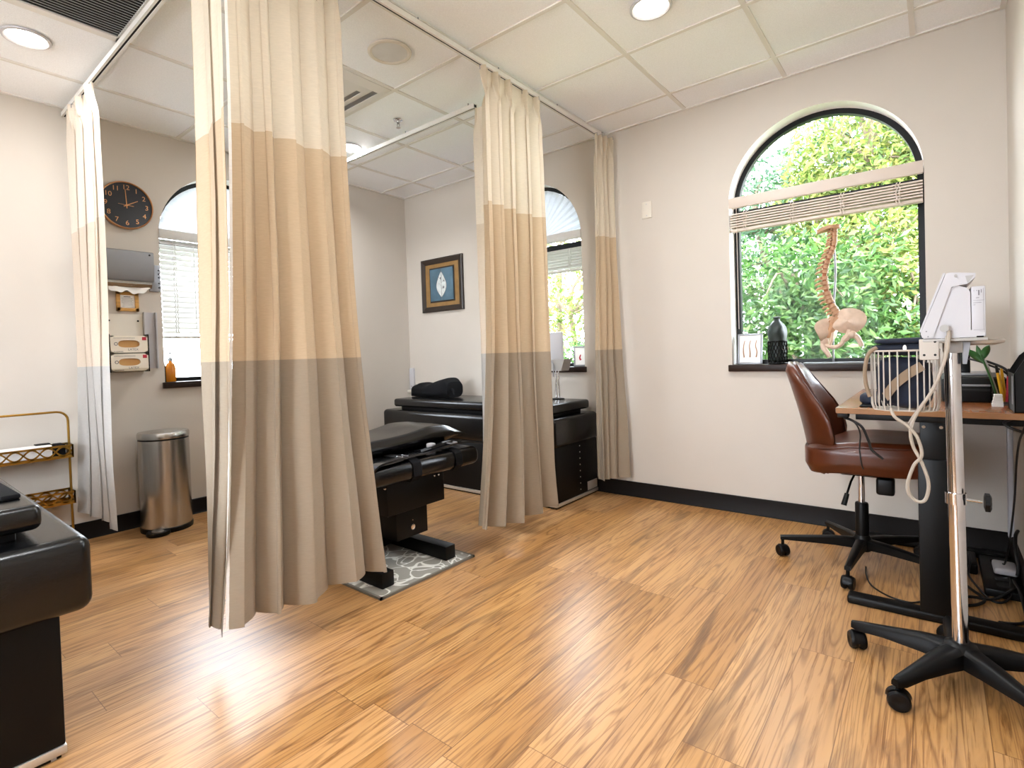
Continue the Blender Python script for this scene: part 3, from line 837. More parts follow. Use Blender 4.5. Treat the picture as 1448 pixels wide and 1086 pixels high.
hand(PI / 2 + .05, .105, .02, .003, .0295, 'minute_hand'); hand(PI / 2 - 2 * PI / 6 - .0, .075, .02, .0035, .0312, 'hour_hand'); hand(PI - .05, .05, .04, .0015, .033, 'second_hand')
MB().lathe((0, cy, cz), [(.007, .028), (.007, .035), (.003, .036)], 16, 'x').build('hub', 'rose', r)

r = thing('paper_towel_dispenser', 'grey metal paper towel dispenser on the wall below the clock', 'towel dispenser', (0, -2.48, 1.62))
MB().prism([(.002, -2.63, 1.635), (.10, -2.63, 1.655), (.118, -2.63, 1.70), (.118, -2.63, 1.845), (.105, -2.63, 1.852), (.002, -2.63, 1.852)], (0, .285, 0)).build('cover', 'steel_dark', r)
MB().prism([(.002, -2.62, 1.618), (.085, -2.62, 1.612), (.10, -2.62, 1.635), (.095, -2.62, 1.653), (.002, -2.62, 1.633)], (0, .265, 0)).build('tray', 'steel', r)
MB().lathe((.1185, -2.37, 1.83), [(.006, -.001), (.006, .002)], 14, 'x').build('key_lock', 'dark_hole', r)
def towel(u, v):
    y = -2.60 + .235 * u
    w = .010 * sin(11 * u) + .006 * sin(23 * u + 1)
    return Vector((.075 + .012 * v + .006 * sin(9 * u), y, 1.640 - (.045 + .020 * sin(PI * u) + w) * v))
MB().surf(towel, 40, 8).build('paper_towel', 'paper', r, fix=False, ang=80)['label'] = 'white paper towel hanging out of the slot'
MB().rbox(.0005, .012, -2.345, -2.275, 1.60, 1.785, .003, 2).build('mounting_plate', 'steel_dark', r)
for z in (1.63, 1.66, 1.70, 1.725, 1.75):
    MB().lathe((.012, -2.285, z), [(.005, -.001), (.005, .002)], 12, 'x').build('plate_screw', 'dark_hole', r)

def framed(name, label, cat, y0, y1, z0, z1, fw, mat):
    r = thing(name, label, cat, (0, (y0 + y1) / 2, (z0 + z1) / 2))
    mb = MB()
    mb.rbox(.001, .018, y0, y0 + fw, z0, z1, .002, 2).rbox(.001, .018, y1 - fw, y1, z0, z1, .002, 2).rbox(.001, .018, y0, y1, z0, z0 + fw, .002, 2).rbox(.001, .018, y0, y1, z1 - fw, z1, .002, 2)
    mb.build('frame', mat, r)
    MB().box(.001, .008, y0 + fw, y1 - fw, z0 + fw, z1 - fw).build('backing', 'paper', r)
    return r
r = framed('framed_notice', 'small light oak framed notice below the paper towel dispenser', 'framed notice', -2.542, -2.413, 1.459, 1.589, .022, 'oakframe')
mb = MB()
rr = random.Random(3)
for k in range(9):
    z = 1.553 - k * .0095; w = .034 if k else .022
    mb.box(.008, .0086, -2.4775 - w + rr.random() * .006, -2.4775 + w - rr.random() * .006, z, z + (.0022 if k else .005))
mb.build('printed_lines', 'ink', r)

r = thing('glove_box_mount', 'clear wall holder for two glove boxes on the left wall', 'glove box holder', (0, -2.5, 1.06))
MB().box(.0006, .003, -2.612, -2.394, 1.052, 1.44).build('back_plate', 'warm_white', r)
mb = MB().box(.001, .105, -2.612, -2.394, 1.052, 1.056).box(.103, .1055, -2.612, -2.394, 1.052, 1.075).box(.001, .1055, -2.6135, -2.611, 1.052, 1.30).box(.001, .1055, -2.395, -2.3925, 1.052, 1.30)
mb.build('pocket', 'acrylic', r)
for y in (-2.585, -2.42):
    MB().lathe((.003, y, 1.395), [(.006, -.001), (.006, .002), (.002, .003)], 12, 'x').build('screw', 'dark_hole', r)
r2 = thing('side_mount_channel', 'tall narrow white wall channel right of the glove boxes', 'wall holder', (0, -2.345, 1.07))
MB().box(.0006, .004, -2.388, -2.312, 1.07, 1.455).box(.0006, .03, -2.390, -2.384, 1.07, 1.455).box(.0006, .03, -2.320, -2.312, 1.07, 1.455).build('channel', 'white_plastic', r2)
def glovebox(z0, z1, label, words):
    r = thing('glove_box', label, 'glove box', (.05, -2.503, z0), 'glove boxes in the wall holder')
    y0, y1 = -2.608, -2.398
    a, b, hh, dz = .068, .024, (z1 - z0), z0 + (z1 - z0) * .52
    # box with an oval hole in its front
    n = 32; cyy = (y0 + y1) / 2 - .002
    hole = []
    for k in range(n):
        t = 2 * PI * k / n
        hole.append((cyy + a * math.copysign(abs(cos(t)) ** .6, cos(t)) * .9, dz + b * math.copysign(abs(sin(t)) ** .8, sin(t))))
    outer = []
    for k in range(n):
        t = 2 * PI * k / n; c_, s_ = cos(t), sin(t); m = max(abs(c_) / ((y1 - y0) / 2), abs(s_) / (hh / 2))
        outer.append(((y0 + y1) / 2 + c_ / m, (z0 + z1) / 2 + s_ / m))
    mb = MB(); X = .1
    mb.add([(X, *p) for p in outer] + [(X, *p) for p in hole] + [(X - .015, *p) for p in hole], [(i, (i + 1) % n, n + (i + 1) % n, n + i) for i in range(n)] + [(n + i, n + (i + 1) % n, 2 * n + (i + 1) % n, 2 * n + i) for i in range(n)])
    mb.add([(.006, y0, z0), (.006, y1, z0), (.006, y1, z1), (.006, y0, z1), (X, y0, z0), (X, y1, z0), (X, y1, z1), (X, y0, z1)], [(0, 1, 2, 3), (0, 1, 5, 4), (1, 2, 6, 5), (2, 3, 7, 6), (3, 0, 4, 7)])
    mb.build('carton', 'cream_card', r, fix=False, ang=20)
    MB().box(.075, .084, cyy - a, cyy + a, dz - b - .004, dz + b + .004).build('gloves', 'tan_card', r)['label'] = 'tan gloves seen through the oval opening'
    MB().rbox(X, X + .0008, y1 - .032, y1 - .008, z1 - .030, z1 - .008, .0003, 1).build('red_badge', 'red', r)
    mb = MB(); vs, fs = textmesh(words, .020, .0003)
    mb.add([(X + .0004 + v.z, cyy + .022 + v.x, z0 + .020 + v.y) for v in vs], fs)
    for k in range(14): mb.box(X, X + .0006, y0 + .018 + k * .0085, y0 + .0245 + k * .0085, z1 - .0165, z1 - .0135)
    for k in range(6): mb.box(X, X + .0006, y0 + .016 + k * .009, y0 + .023 + k * .009, z0 + .006, z0 + .010)
    mb.build('printing', 'ink', r)
    MB().lathe((X, y0 + .03, dz), [(.011, -.0002), (.011, .0006), (.007, .0007), (.007, -.0002)], 16, 'x').build('round_mark', 'ink', r)
glovebox(1.179, 1.290, 'cream glove box with an oval opening, upper of the two', 'LATEX')
glovebox(1.058, 1.172, 'cream glove box with an oval opening, lower of the two', 'LATEX')

# things on the left window's sill
r = thing('soap_bottle', 'amber pump bottle on the sill of the left window', 'bottle', (-.07, -2.208, .968))
MB().lathe((-.07, -2.208, .968), [(.030, 0), (.033, .006), (.033, .10), (.026, .128), (.012, .142), (.012, .15)], 28).build('bottle', 'amber', r)
mb = MB().cyl((-.07, -2.208, 1.118), (-.07, -2.208, 1.140), .014).cyl((-.07, -2.208, 1.138), (-.07, -2.208, 1.172), .004)
mb.rbox(-.082, -.058, -2.222, -2.168, 1.170, 1.180, .003, 2)
mb.build('pump', 'steel_dark', r)
r = thing('small_black_bottle', 'small black bottle behind the amber pump bottle on the left sill', 'bottle', (-.095, -2.243, .968))
MB().lathe((-.085, -2.247, .968), [(.018, 0), (.02, .004), (.02, .10), (.012, .115), (.009, .118), (.009, .135)], 24).build('bottle', 'black_plastic', r)

# stainless pedal bin
bxx, byy = .20, -2.362
r = thing('pedal_bin', 'brushed stainless steel pedal bin against the left wall', 'trash can', (bxx, byy, 0))
def oval(c, rx, ry, prof, n=56): return MB().lathe(c, [(q, z) for q, z in prof], n, 'z', rx, ry)
oval((bxx, byy, 0), .148, .148, [(1.02, .001), (1.03, .01), (1.03, .03), (1.0, .034)]).build('base_ring', 'black_plastic', r)
oval((bxx, byy, 0), .148, .148, [(1.0, .03), (1.0, .60)]).build('body', 'steel', r)
oval((bxx, byy, 0), .148, .148, [(.985, .598), (.985, .612)]).build('rim', 'black_plastic', r)
oval((bxx, byy, 0), .148, .148, [(1.015, .610), (1.02, .616), (1.02, .640), (.98, .650), (.6, .656), (.01, .657)]).build('lid', 'steel', r)
pd = Vector((.80, -.6, 0)).normalized()
mb = MB().lathe((bxx + pd.x * .155, byy + pd.y * .155, .003), [(.066, 0), (.068, .006), (.066, .022), (.05, .024)], 32); mb.build('pedal_guard', 'black_plastic', r)
mb = MB().lathe((bxx + pd.x * .165, byy + pd.y * .165, .024), [(.045, 0), (.045, .006), (.03, .010), (.001, .010)], 32, 'z', 1, .8); mb.build('pedal', 'steel', r)

# brass tiered rack
y0, y1 = -3.42, -2.848
r = thing('tiered_rack', 'brass wire rack with two pierced trays against the left wall', 'rack', (.14, (y0 + y1) / 2, 0))
xm = .125
pts = [(xm, y1, .002), (xm, y1, .5), (xm, y1, .77)] + [(xm, y1 - .055 + .055 * cos(a), .775 + .055 * sin(a)) for a in (.3, .6, .9, 1.2, PI / 2)] + [(xm, y0 + .055 - .055 * sin(a), .775 + .055 * cos(a)) for a in (0, .4, .8, 1.2, PI / 2)] + [(xm, y0, .5), (xm, y0, .002)]
MB().tube(pts, .0065, 10).build('hoop_frame', 'gold', r)
for nm, z0, z1 in (('upper_tray', .553, .632), ('lower_tray', .275, .352)):
    xa, xb = .035, .165; ya, yb = y0 - .008, y1 + .008
    tr = MB().box(xa, xb, ya, yb, z0, z0 + .002).build('tray', 'gold', r)
    for (p, q) in (((xb, ya), (xb, yb)), ((xa, ya), (xa, yb)), ((xa, yb), (xb, yb)), ((xa, ya), (xb, ya))):
        P_, Q_ = Vector((*p, 0)), Vector((*q, 0)); d = (Q_ - P_).normalized(); L_ = (Q_ - P_).length; n = Vector((-d.y, d.x, 0)) * .0015
        mb = MB()
        for za, zb in ((z0, z0 + .018), (z1 - .012, z1)):
            mb.prism([P_ - n + Vector((0, 0, za)), Q_ - n + Vector((0, 0, za)), Q_ - n + Vector((0, 0, zb)), P_ - n + Vector((0, 0, zb))], n * 2)
        for sgn in (1, -1):
            k = max(8, int(L_ / .008)); vs = []
            zc, am = (z0 + z1 + .006) / 2, (z1 - z0) / 2 - .012
            for i in range(k + 1):
                s = L_ * i / k; z = zc + sgn * am * sin(2 * PI * s / .145)
                for dz in (-.006, .006):
                    vs += [P_ + d * s - n + Vector((0, 0, z + dz)), P_ + d * s + n + Vector((0, 0, z + dz))]
            fs = []
            for i in range(k):
                a, b = 4 * i, 4 * i + 4
                fs += [(a, b, b + 2, a + 2), (a + 1, b + 1, b + 3, a + 3), (a, b, b + 1, a + 1), (a + 2, b + 2, b + 3, a + 3)]
            mb.add(vs, fs)
        for s in (0, L_):
            c = P_ + d * s; mb.box(c.x - .004, c.x + .004, c.y - .004, c.y + .004, z0, z1)
        mb.build('lattice_side', 'gold', tr, ang=30)
tag(MB().rbox(.06, .14, -3.20, -2.93, .556, .638, .006, 2).build('folded_white_cards', 'paper'), 'white folded card pack lying in the upper tray of the brass rack', 'card pack')
tag(MB().rbox(.05, .10, -3.00, -2.93, .6385, .645, .002, 1).build('black_marker_pen', 'black_plastic'), 'short black pen on the white cards in the brass rack', 'pen')
tag(MB().rbox(.045, .15, -2.915, -2.87, .556, .636, .005, 2).build('black_speckled_box', 'black_cloth'), 'small black box at the right end of the upper brass tray', 'box')
tag(MB().rbox(.05, .15, -3.30, -3.215, .556, .65, .005, 2).build('dark_bottle_case', 'black_plastic'), 'dark case at the left end of the upper brass tray', 'case')

# ------------------------------------------------------------------ back wall fittings
def bframe(x0, x1, z0, z1):
    r = thing('framed_picture', 'dark framed print of a pale leaf on blue, left of the middle curtain', 'picture', ((x0 + x1) / 2, 0, (z0 + z1) / 2))
    w = .052
    mb = MB()
    def bar(a, b, c, d): mb.prism([(a[0], -.001, a[1]), (b[0], -.001, b[1]), (c[0], -.020, c[1]), (d[0], -.020, d[1])], (0, 0, 0))
    o = [(x0, z0), (x1, z0), (x1, z1), (x0, z1)]; i = [(x0 + w, z0 + w), (x1 - w, z0 + w), (x1 - w, z1 - w), (x0 + w, z1 - w)]; m = [(x0 + .012, z0 + .012), (x1 - .012, z0 + .012), (x1 - .012, z1 - .012), (x0 + .012, z1 - .012)]
    vs = [(p[0], -.001, p[1]) for p in o] + [(p[0], -.022, p[1]) for p in o] + [(p[0], -.028, p[1]) for p in m] + [(p[0], -.014, p[1]) for p in i] + [(p[0], -.001, p[1]) for p in i]
    fs = [(4 * l + k, 4 * l + (k + 1) % 4, 4 * l + 4 + (k + 1) % 4, 4 * l + 4 + k) for l in range(4) for k in range(4)] + [(16 + k, 16 + (k + 1) % 4, (k + 1) % 4, k) for k in range(4)]
    MB().add(vs, fs).build('frame', 'darkframe', r, ang=20)
    MB().box(x0 + w, x1 - w, -.010, -.002, z0 + w, z1 - w).build('mat_board', 'mat_gold', r)
    cx, cz = (x0 + x1) / 2, (z0 + z1) / 2
    MB().rbox(cx - .155, cx + .155, -.020, -.009, cz - .155, cz + .155, .003, 2).build('print_panel', 'art_blue', r)
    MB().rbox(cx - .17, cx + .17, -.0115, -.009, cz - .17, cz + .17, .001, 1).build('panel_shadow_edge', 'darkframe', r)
    def leafp(s, up=1): return [(cx + s * .062 * sin(PI * t) ** .8 * (1 + .15 * sin(5 * t)), cz - .125 + .25 * t) for t in [k / 24 for k in range(25)]]
    pl = leafp(1) + leafp(-1)[::-1]
    MB().prism([(x, -.0205, z) for x, z in pl], (0, .0006, 0)).build('leaf_shape', 'art_pale', r, fix=False)
    mb = MB()
    mb.tube([(x, -.0208, z) for x, z in leafp(1)], .0022, 5).tube([(x, -.0208, z) for x, z in leafp(-1)], .0022, 5).tube([(cx, -.0208, cz - .153), (cx, -.0208, cz + .150)], .0018, 5)
    for t, s, l in ((.3, 1, .035), (.42, -1, .03), (.55, 1, .04), (.66, -1, .035), (.75, 1, .02)):
        mb.tube([(cx, -.0208, cz - .125 + .25 * t), (cx + s * l, -.0208, cz - .09 + .25 * t)], .0012, 5)
    for a, b, c, d in ((.028, -.03, .012, .022), (-.01, .06, .010, .012), (.036, .03, .008, .014)):
        mb.lathe((cx + a, -.0206, cz + b), [(.001, -.0004), (c, -.0002), (c, .0003)], 12, 'y', 1, 1)
    mb.build('leaf_lines', 'ink', r)
bframe(.236, .795, 1.522, 2.040)
r = thing('wall_plate', 'blank white plate on the wall left of the desk window', 'wall plate', (2.603, 0, 2.087))
MB().rbox(2.566, 2.641, -.007, -.0005, 2.029, 2.146, .003, 2).build('plate', 'warm_white', r)
for z in (2.047, 2.128): MB().lathe((2.603, -.007, z), [(.004, .001), (.004, -.001)], 10, 'y').build('screw', 'white_plastic', r)

# equipment stand and photo by the narrow window
ex, ey = 1.905, -.165
r = thing('equipment_stand', 'slim grey stand with white panel and grey tray before the narrow window', 'equipment stand', (ex, ey, .722))
MB().lathe((ex, ey, .722), [(.05, .0), (.05, .006), (.012, .012)], 24).build('foot', 'black_metal', r)
mb = MB().cyl((ex - .012, ey, .73), (ex - .012, ey, 1.0), .007, n=12); mb.build('pole', 'chrome', r)
MB().cyl((ex + .012, ey, .73), (ex + .012, ey, 1.0), .007, n=12).build('pole', 'chrome', r)
MB().prism([(ex - .09, ey - .06, 1.03), (ex - .06, ey - .06, .945), (ex + .075, ey - .06, .945), (ex + .105, ey - .06, 1.035)], (0, .11, 0)).build('tray', 'grey_plastic', r)
MB().rbox(ex - .075, ex + .062, ey - .01, ey + .006, 1.03, 1.245, .006, 2).build('panel', 'white_plastic', r)
MB().tube([(ex - .04, ey - .07, .93), (ex - .04, ey - .07, 1.0), (ex - .015, ey - .075, 1.02), (ex + .01, ey - .07, 1.0), (ex + .01, ey - .07, .90)], .004, 8, smooth=4).build('hoop_handle', 'steel_dark', r)
def easel(name, label, c, w, h, yaw, lean, mats, art):
    r = thing(name, label, 'photo frame', c)
    mx = Matrix.Translation(c) @ Matrix.Rotation(yaw, 4, 'Z') @ Matrix.Rotation(-lean, 4, 'X')
    mb = MB(); f = .012
    for a in ((-w / 2, -w / 2 + f, 0, h), (w / 2 - f, w / 2, 0, h), (-w / 2, w / 2, 0, f), (-w / 2, w / 2, h - f, h)):
        mb.rbox(a[0], a[1], -.008, .008, a[2], a[3], .002, 2, mx)
    mb.build('frame', mats[0], r)
    MB().box(-w / 2 + f, w / 2 - f, -.003, .004, f, h - f, mx).build('picture', 'paper', r)
    mb = art(mx); mb.build('figure', mats[1], r)
    MB().prism([mx @ Vector((-.015, .008, h * .6)), mx @ Vector((.015, .008, h * .6)), mx @ Vector((.02, .008 + h * .28, .004)), mx @ Vector((-.02, .008 + h * .28, .004))], mx.to_3x3() @ Vector((0, .002, 0))).build('easel_leg', 'black_plastic', r)
    return r
def art1(mx):
    return MB().tube([mx @ Vector((.004, -.0036, .05)), mx @ Vector((-.004, -.0036, .07)), mx @ Vector((.004, -.0036, .095))], [.008, .004], 6, smooth=4)
def art2(mx):
    mb = MB()
    for k, x in enumerate((-.035, 0, .037)):
        mb.tube([mx @ Vector((x, -.0036, .045)), mx @ Vector((x + .005 * (k - 1), -.0036, .08)), mx @ Vector((x - .004, -.0036, .12)), mx @ Vector((x + .003, -.0036, .155))], [.0045, .002], 6, smooth=4)
    return mb
easel('photo_frame', 'small silver photo frame leaning on the narrow window sill beside the short curtain', (1.985, .055, .969), .105, .165, math.radians(28), .22, ('steel_dark', 'red'), art1)
easel('photo_frame', 'silver framed print of three bones at the left end of the desk window sill', (3.254, .055, .969), .150, .200, .0, .12, ('steel_dark', 'bone'), art2)

# lattice cup with pouch
cc = Vector((3.42, .045, .969))
r = thing('lattice_cup', 'black lattice metal cup holding a dark pouch on the window sill', 'cup', cc)
mb = MB().lathe(cc, [(.05, .004), (.05, .008), (.001, .008)], 28)
for k in range(18):
    for s in (1, -1):
        mb.tube([cc + Vector((.054 * cos(a), .054 * sin(a), .008 + t * .135)) for t in (0, .2, .4, .6, .8, 1) for a in (2 * PI * k / 18 + s * t * 1.0,)], .0022, 5)
for z in (.006, .143): mb.tube([cc + Vector((.054 * cos(a), .054 * sin(a), z)) for a in [2 * PI * k / 32 for k in range(32)]], .0035, 6, closed=True)
mb.build('lattice', 'black_metal', r)
for k in range(4):
    a = k * PI / 2 + .5; MB().ball(cc + Vector((.045 * cos(a), .045 * sin(a), .004)), .004, 8).build('foot', 'black_metal', r)
pr = [(.02, .010), (.046, .02), (.049, .06), (.047, .12), (.052, .165), (.056, .20), (.048, .235), (.028, .262), (.017, .272), (.015, .282), (.020, .294), (.012, .298)]
def pouch2(u, v):
    i = v * (len(pr) - 1); k = min(int(i), len(pr) - 2); f = i - k
    rr = pr[k][0] + (pr[k + 1][0] - pr[k][0]) * f; z = pr[k][1] + (pr[k + 1][1] - pr[k][1]) * f
    a = 2 * PI * u; rr *= 1 + .28 * noise.noise(Vector((cos(a) * 1.6 + 3, sin(a) * 1.6, z * 14))) * sstep(.12, .2, z)
    return cc + Vector((rr * cos(a), rr * sin(a), z))
tag(MB().surf(pouch2, 36, 40, cu=True, cap=True).build('dark_pouch', 'dkgreen'), 'dark green gathered pouch standing in the black lattice cup', 'pouch')

# ------------------------------------------------------------------ spine model on the sill
S0 = Vector((3.715, .06, .969))
r = thing('spine_model', 'tan anatomical spine and pelvis model on a rod stand in the desk window', 'anatomical model', S0)
MB().rbox(3.565, 3.865, .02, .10, .9685, .976, .002, 2).build('stand_base', 'steel_dark', r)
MB().tube([(3.715, .075, .974), (3.718, .075, 1.25), (3.735, .072, 1.5), (3.73, .07, 1.70), (3.74, .065, 1.76)], .0055, 8, smooth=5).build('stand_rod', 'steel_dark', r)
curve = [(3.738, 1.775), (3.735, 1.735), (3.733, 1.70), (3.728, 1.665), (3.712, 1.62), (3.694, 1.575), (3.682, 1.52), (3.680, 1.46), (3.688, 1.405), (3.700, 1.355), (3.716, 1.31), (3.735, 1.27), (3.745, 1.235), (3.735, 1.20), (3.722, 1.165)]
SP = spline([Vector((x, .06, z)) for x, z in curve], 6)
nv = 24
for k in range(nv):
    i = int(k * (len(SP) - 8) / (nv - 1)); p = SP[i]; t = (SP[i + 1] - SP[i]).normalized()
    rad = .017 + .010 * k / nv
    q = t.to_track_quat('Z', 'Y').to_matrix().to_4x4()
    mx = Matrix.Translation(p) @ q
    mb = MB().lathe((0, 0, 0), [(rad * .95, -.010), (rad * .82, 0), (rad * .95, .010)], 14)
    back = Vector((-1, 0, 0))
    mb.xf(mx)
    ln = .018 + .010 * sin(PI * k / nv)
    mb.tube([p + back * rad * .6, p + back * (rad + ln * .6) + Vector((0, 0, -.004)), p + back * (rad + ln) + Vector((0, 0, -.014))], [.009, .005], 6)
    for s in (-1, 1):
        mb.tube([p + back * rad * .6, p + back * rad * .8 + Vector((0, s * .032, .004))], [.007, .004], 6)
    mb.build('vertebra', 'bone', r)
MB().tube([p for p in SP[:len(SP) - 6]], .013, 10).build('disc_column', 'disc', r)['label'] = 'reddish discs between the vertebrae'
# occiput plate at the top
def occ(u, v):
    a = 2 * PI * u
    return Vector((3.705 + .062 * cos(a) * (1 - .0 * v), .06 + .04 * sin(a), 1.765 + (.02 * v - .018 * (cos(a) < -.2) * abs(cos(a)))))
MB().surf(occ, 28, 4, cu=True, cap=True).build('skull_base', 'bone', r)
# sacrum
MB().tube([(3.738, .06, 1.24), (3.722, .058, 1.19), (3.70, .055, 1.15), (3.695, .05, 1.12)], [.032, .008], 10, smooth=4).build('sacrum', 'bone', r)
# pelvis wings
def wing(c, s, yaw):
    mx = Matrix.Translation(c) @ Matrix.Rotation(yaw, 4, 'Z')
    def fn(u, v):
        a = 2 * PI * u; rr = .02 + .98 * v
        x = .088 * cos(a) * rr; z = .075 * sin(a) * rr
        return mx @ Vector((x, -.03 * (1 - (rr) ** 2) + .012 * sin(3 * a) * rr, z))
    mb = MB().surf(fn, 32, 8, cu=True)
    mb2 = MB().surf(lambda u, v: fn(u, v) + mx.to_3x3() @ Vector((0, .007, 0)), 32, 8, cu=True)
    mb.add(mb2.v, mb2.f)
    return mb
wing((3.80, .035, 1.215), 1, -.15).build('pelvis_wing', 'bone_pale', r)
wing((3.682, .075, 1.165), -1, 1.1).build('pelvis_wing', 'bone_pale', r)
mb = MB().tube([(3.815, .035, 1.15), (3.78, .03, 1.12), (3.765, .03, 1.085), (3.735, .03, 1.065), (3.70, .035, 1.07), (3.672, .05, 1.09), (3.665, .06, 1.13)], .012, 8, smooth=5)
mb.tube([(3.70, .035, 1.07), (3.715, .03, 1.11), (3.72, .04, 1.15)], .008, 8, smooth=4)
mb.tube([(3.81, .035, 1.16), (3.80, .03, 1.13), (3.775, .03, 1.10)], [.022, .014], 8, smooth=4)
mb.build('pubic_arch', 'bone_pale', r)
for pts in ([(3.815, .03, 1.135), (3.842, .03, 1.115), (3.862, .03, 1.065)], [(3.675, .05, 1.10), (3.668, .045, 1.07), (3.69, .04, 1.03), (3.702, .04, 1.005)]):
    mb = MB().tube(pts, [.017, .012], 10, smooth=4); mb.ball(pts[0], .024, 14); mb.build('femur_head', 'bone_pale', r)

# ------------------------------------------------------------------ desk
DZ = .825
dk = thing('standing_desk', 'sit-stand desk with brown wood top and black steel legs under the right-hand window', 'desk', (4.165, -.57, 0))
MB().rbox(3.868, 4.468, -1.118, -.03, .801, DZ, .004, 2).build('desktop', 'desk', dk)
MB().rbox(3.870, 4.466, -1.1195, -1.116, .802, .8235, .001, 1).build('edge_band', 'desk_edge', dk)
for y in (-1.025, -.13):
    lg = MB().rbox(4.128, 4.222, y - .03, y + .03, .03, .63, .004, 2).build('leg', 'black_metal', dk)
    MB().rbox(4.136, 4.214, y - .024, y + .024, .60, .775, .003, 2).build('inner_tube', 'black_metal', lg)
    MB().rbox(3.888, 4.455, y - .034, y + .034, .001, .034, .008, 3).build('foot', 'black_metal', dk)
    MB().rbox(3.93, 4.44, y - .03, y + .03, .772, .801, .003, 2).build('top_bracket', 'black_metal', dk)
MB().box(4.12, 4.16, -1.0, -.15, .765, .795).build('rail', 'black_metal', dk)
MB().box(4.20, 4.24, -1.0, -.15, .765, .795).build('rail', 'black_metal', dk)
for x in (4.148, 4.20):
    MB().lathe((x, -1.0495, .755), [(.006, -.0035), (.006, .002)], 12, 'y').build('bolt', 'chrome', dk)
MB().rbox(3.872, 3.91, -1.10, -1.05, .782, .800, .003, 2).build('hand_controller', 'black_plastic', dk)

def cord(name, pts, r, label, mat='black_cord', k=6, grp=None):
    return tag(MB().tube(pts, r, 8, smooth=k).build(name, mat), label, 'cord', grp)
cord('desk_cable', [(3.90, -1.06, .777), (3.925, -1.08, .768), (3.955, -1.085, .745), (3.975, -1.08, .69), (3.985, -1.078, .655), (4.02, -1.07, .62)], .005, 'black cable hanging from the desk corner in front of the leather seat')
cord('desk_cable', [(3.89, -1.07, .778), (3.93, -1.09, .764), (3.948, -1.09, .72), (3.945, -1.088, .66), (3.95, -1.088, .60), (3.955, -1.08, .575)], .003, 'thin black cable dangling straight beside the thicker one at the desk corner')

# black printer with monitor on it
r = thing('printer', 'low black printer at the back of the desk behind the chrome pole', 'printer', (4.31, -.52, DZ))
MB().rbox(4.205, 4.412, -.74, -.30, DZ, .925, .008, 2).build('casing', 'black_plastic', r)
MB().rbox(4.22, 4.40, -.7425, -.739, .872, .880, .001, 1).build('slot', 'dark_hole', r)
MB().rbox(4.27, 4.37, -.7435, -.739, .892, .900, .001, 1).build('silver_trim', 'steel_dark', r)
MB().rbox(4.215, 4.402, -.73, -.31, .9245, .929, .002, 1).build('lid', 'black_plastic', r)
r = thing('monitor', 'black monitor on a flat foot behind the white medical device', 'monitor', (4.30, -.50, .929))
MB().rbox(4.235, 4.365, -.62, -.40, .929, .939, .004, 2).build('foot_plate', 'steel_dark', r)
MB().rbox(4.272, 4.305, -.545, -.475, .936, 1.14, .005, 2).build('neck', 'black_plastic', r)
MB().rbox(4.262, 4.280, -.72, -.30, 1.095, 1.275, .004, 2).build('screen_panel', 'black_plastic', r)
cord('monitor_cable', [(4.295, -.56, 1.03), (4.33, -.58, 1.0), (4.365, -.60, .985), (4.412, -.63, .955), (4.434, -.60, .90), (4.435, -.5, .832)], .005, 'black cable looping from the monitor neck down to the desk')
cord('monitor_cable', [(4.30, -.555, 1.0), (4.33, -.575, .99), (4.365, -.595, .972), (4.408, -.62, .945), (4.437, -.56, .90), (4.44, -.45, .832)], .004, 'thinner black cable under the first one behind the white device')
# pen cup
pc = Vector((4.385, -.80, DZ))
r = thing('pen_cup', 'clear pen cup holding pens and a green plant cutting on the desk', 'pen cup', pc)
MB().lathe(pc, [(.030, .001), (.030, .008), (.001, .008)], 24).build('base', 'steel_dark', r)
mb = MB().lathe(pc, [(.030, .004), (.032, .10)], 24); mb.f = mb.f[:-2]; mb.build('cup', 'acrylic', r)
def pen(label, off, tilt, L_, mat, cap):
    r = thing('pen', label, 'pen', pc + Vector((off[0], off[1], .009)), None)
    p0 = pc + Vector((off[0], off[1], .012)); d = Vector(tilt).normalized()
    MB().cyl(p0, p0 + d * L_, .0052, n=10).build('barrel', mat, r)
    MB().cyl(p0 + d * L_, p0 + d * (L_ + .03), .0056, .004, n=10).build('cap', cap, r)
pen('yellow marker standing in the pen cup', (.004, -.012), (-.13, 0, 1), .115, 'yellow', 'black_plastic')
pen('second yellow marker in the pen cup, behind the first', (.012, .008), (-.08, .05, 1), .10, 'yellow', 'yellow')
pen('grey pen leaning left in the pen cup beside the leaves', (-.004, .004), (-.26, 0, 1), .14, 'grey_plastic', 'white_plastic')
pen('dark red pen at the right of the pen cup', (.016, -.004), (.05, 0, 1), .10, 'red', 'black_plastic')
r = thing('plant_cutting', 'small green plant cutting with pointed leaves in the pen cup', 'plant', pc + Vector((-.01, -.006, .012)))
MB().tube([pc + Vector((-.010, -.010, .012)), pc + Vector((-.03, -.010, .10)), pc + Vector((-.052, -.008, .175)), pc + Vector((-.058, -.008, .20))], [.004, .003], 8, smooth=4).build('stem', 'leaf', r)
def leaf(base, tip, w, up):
    base, tip = Vector(base), Vector(tip); d = tip - base; s = d.cross(Vector(up)).normalized(); nrm = s.cross(d).normalized()
    def fn(u, v):
        ww = w * sin(PI * min(1, v * .94 + .06)) ** .8; x = u * 2 - 1
        return base + d * v + s * ww * x + nrm * (.012 * sin(PI * v) + .006 * x * x)
    return MB().surf(fn, 7, 12)
pcl = lambda x, y, z: pc + Vector((x, y, z))
leaf(pcl(-.05, -.008, .165), pcl(-.105, -.02, .222), .013, (0, 1, .2)).build('leaf', 'leaf', r, fix=False)
leaf(pcl(-.055, -.008, .175), pcl(-.035, -.03, .235), .013, (0, 1, .2)).build('leaf', 'leaf', r, fix=False)
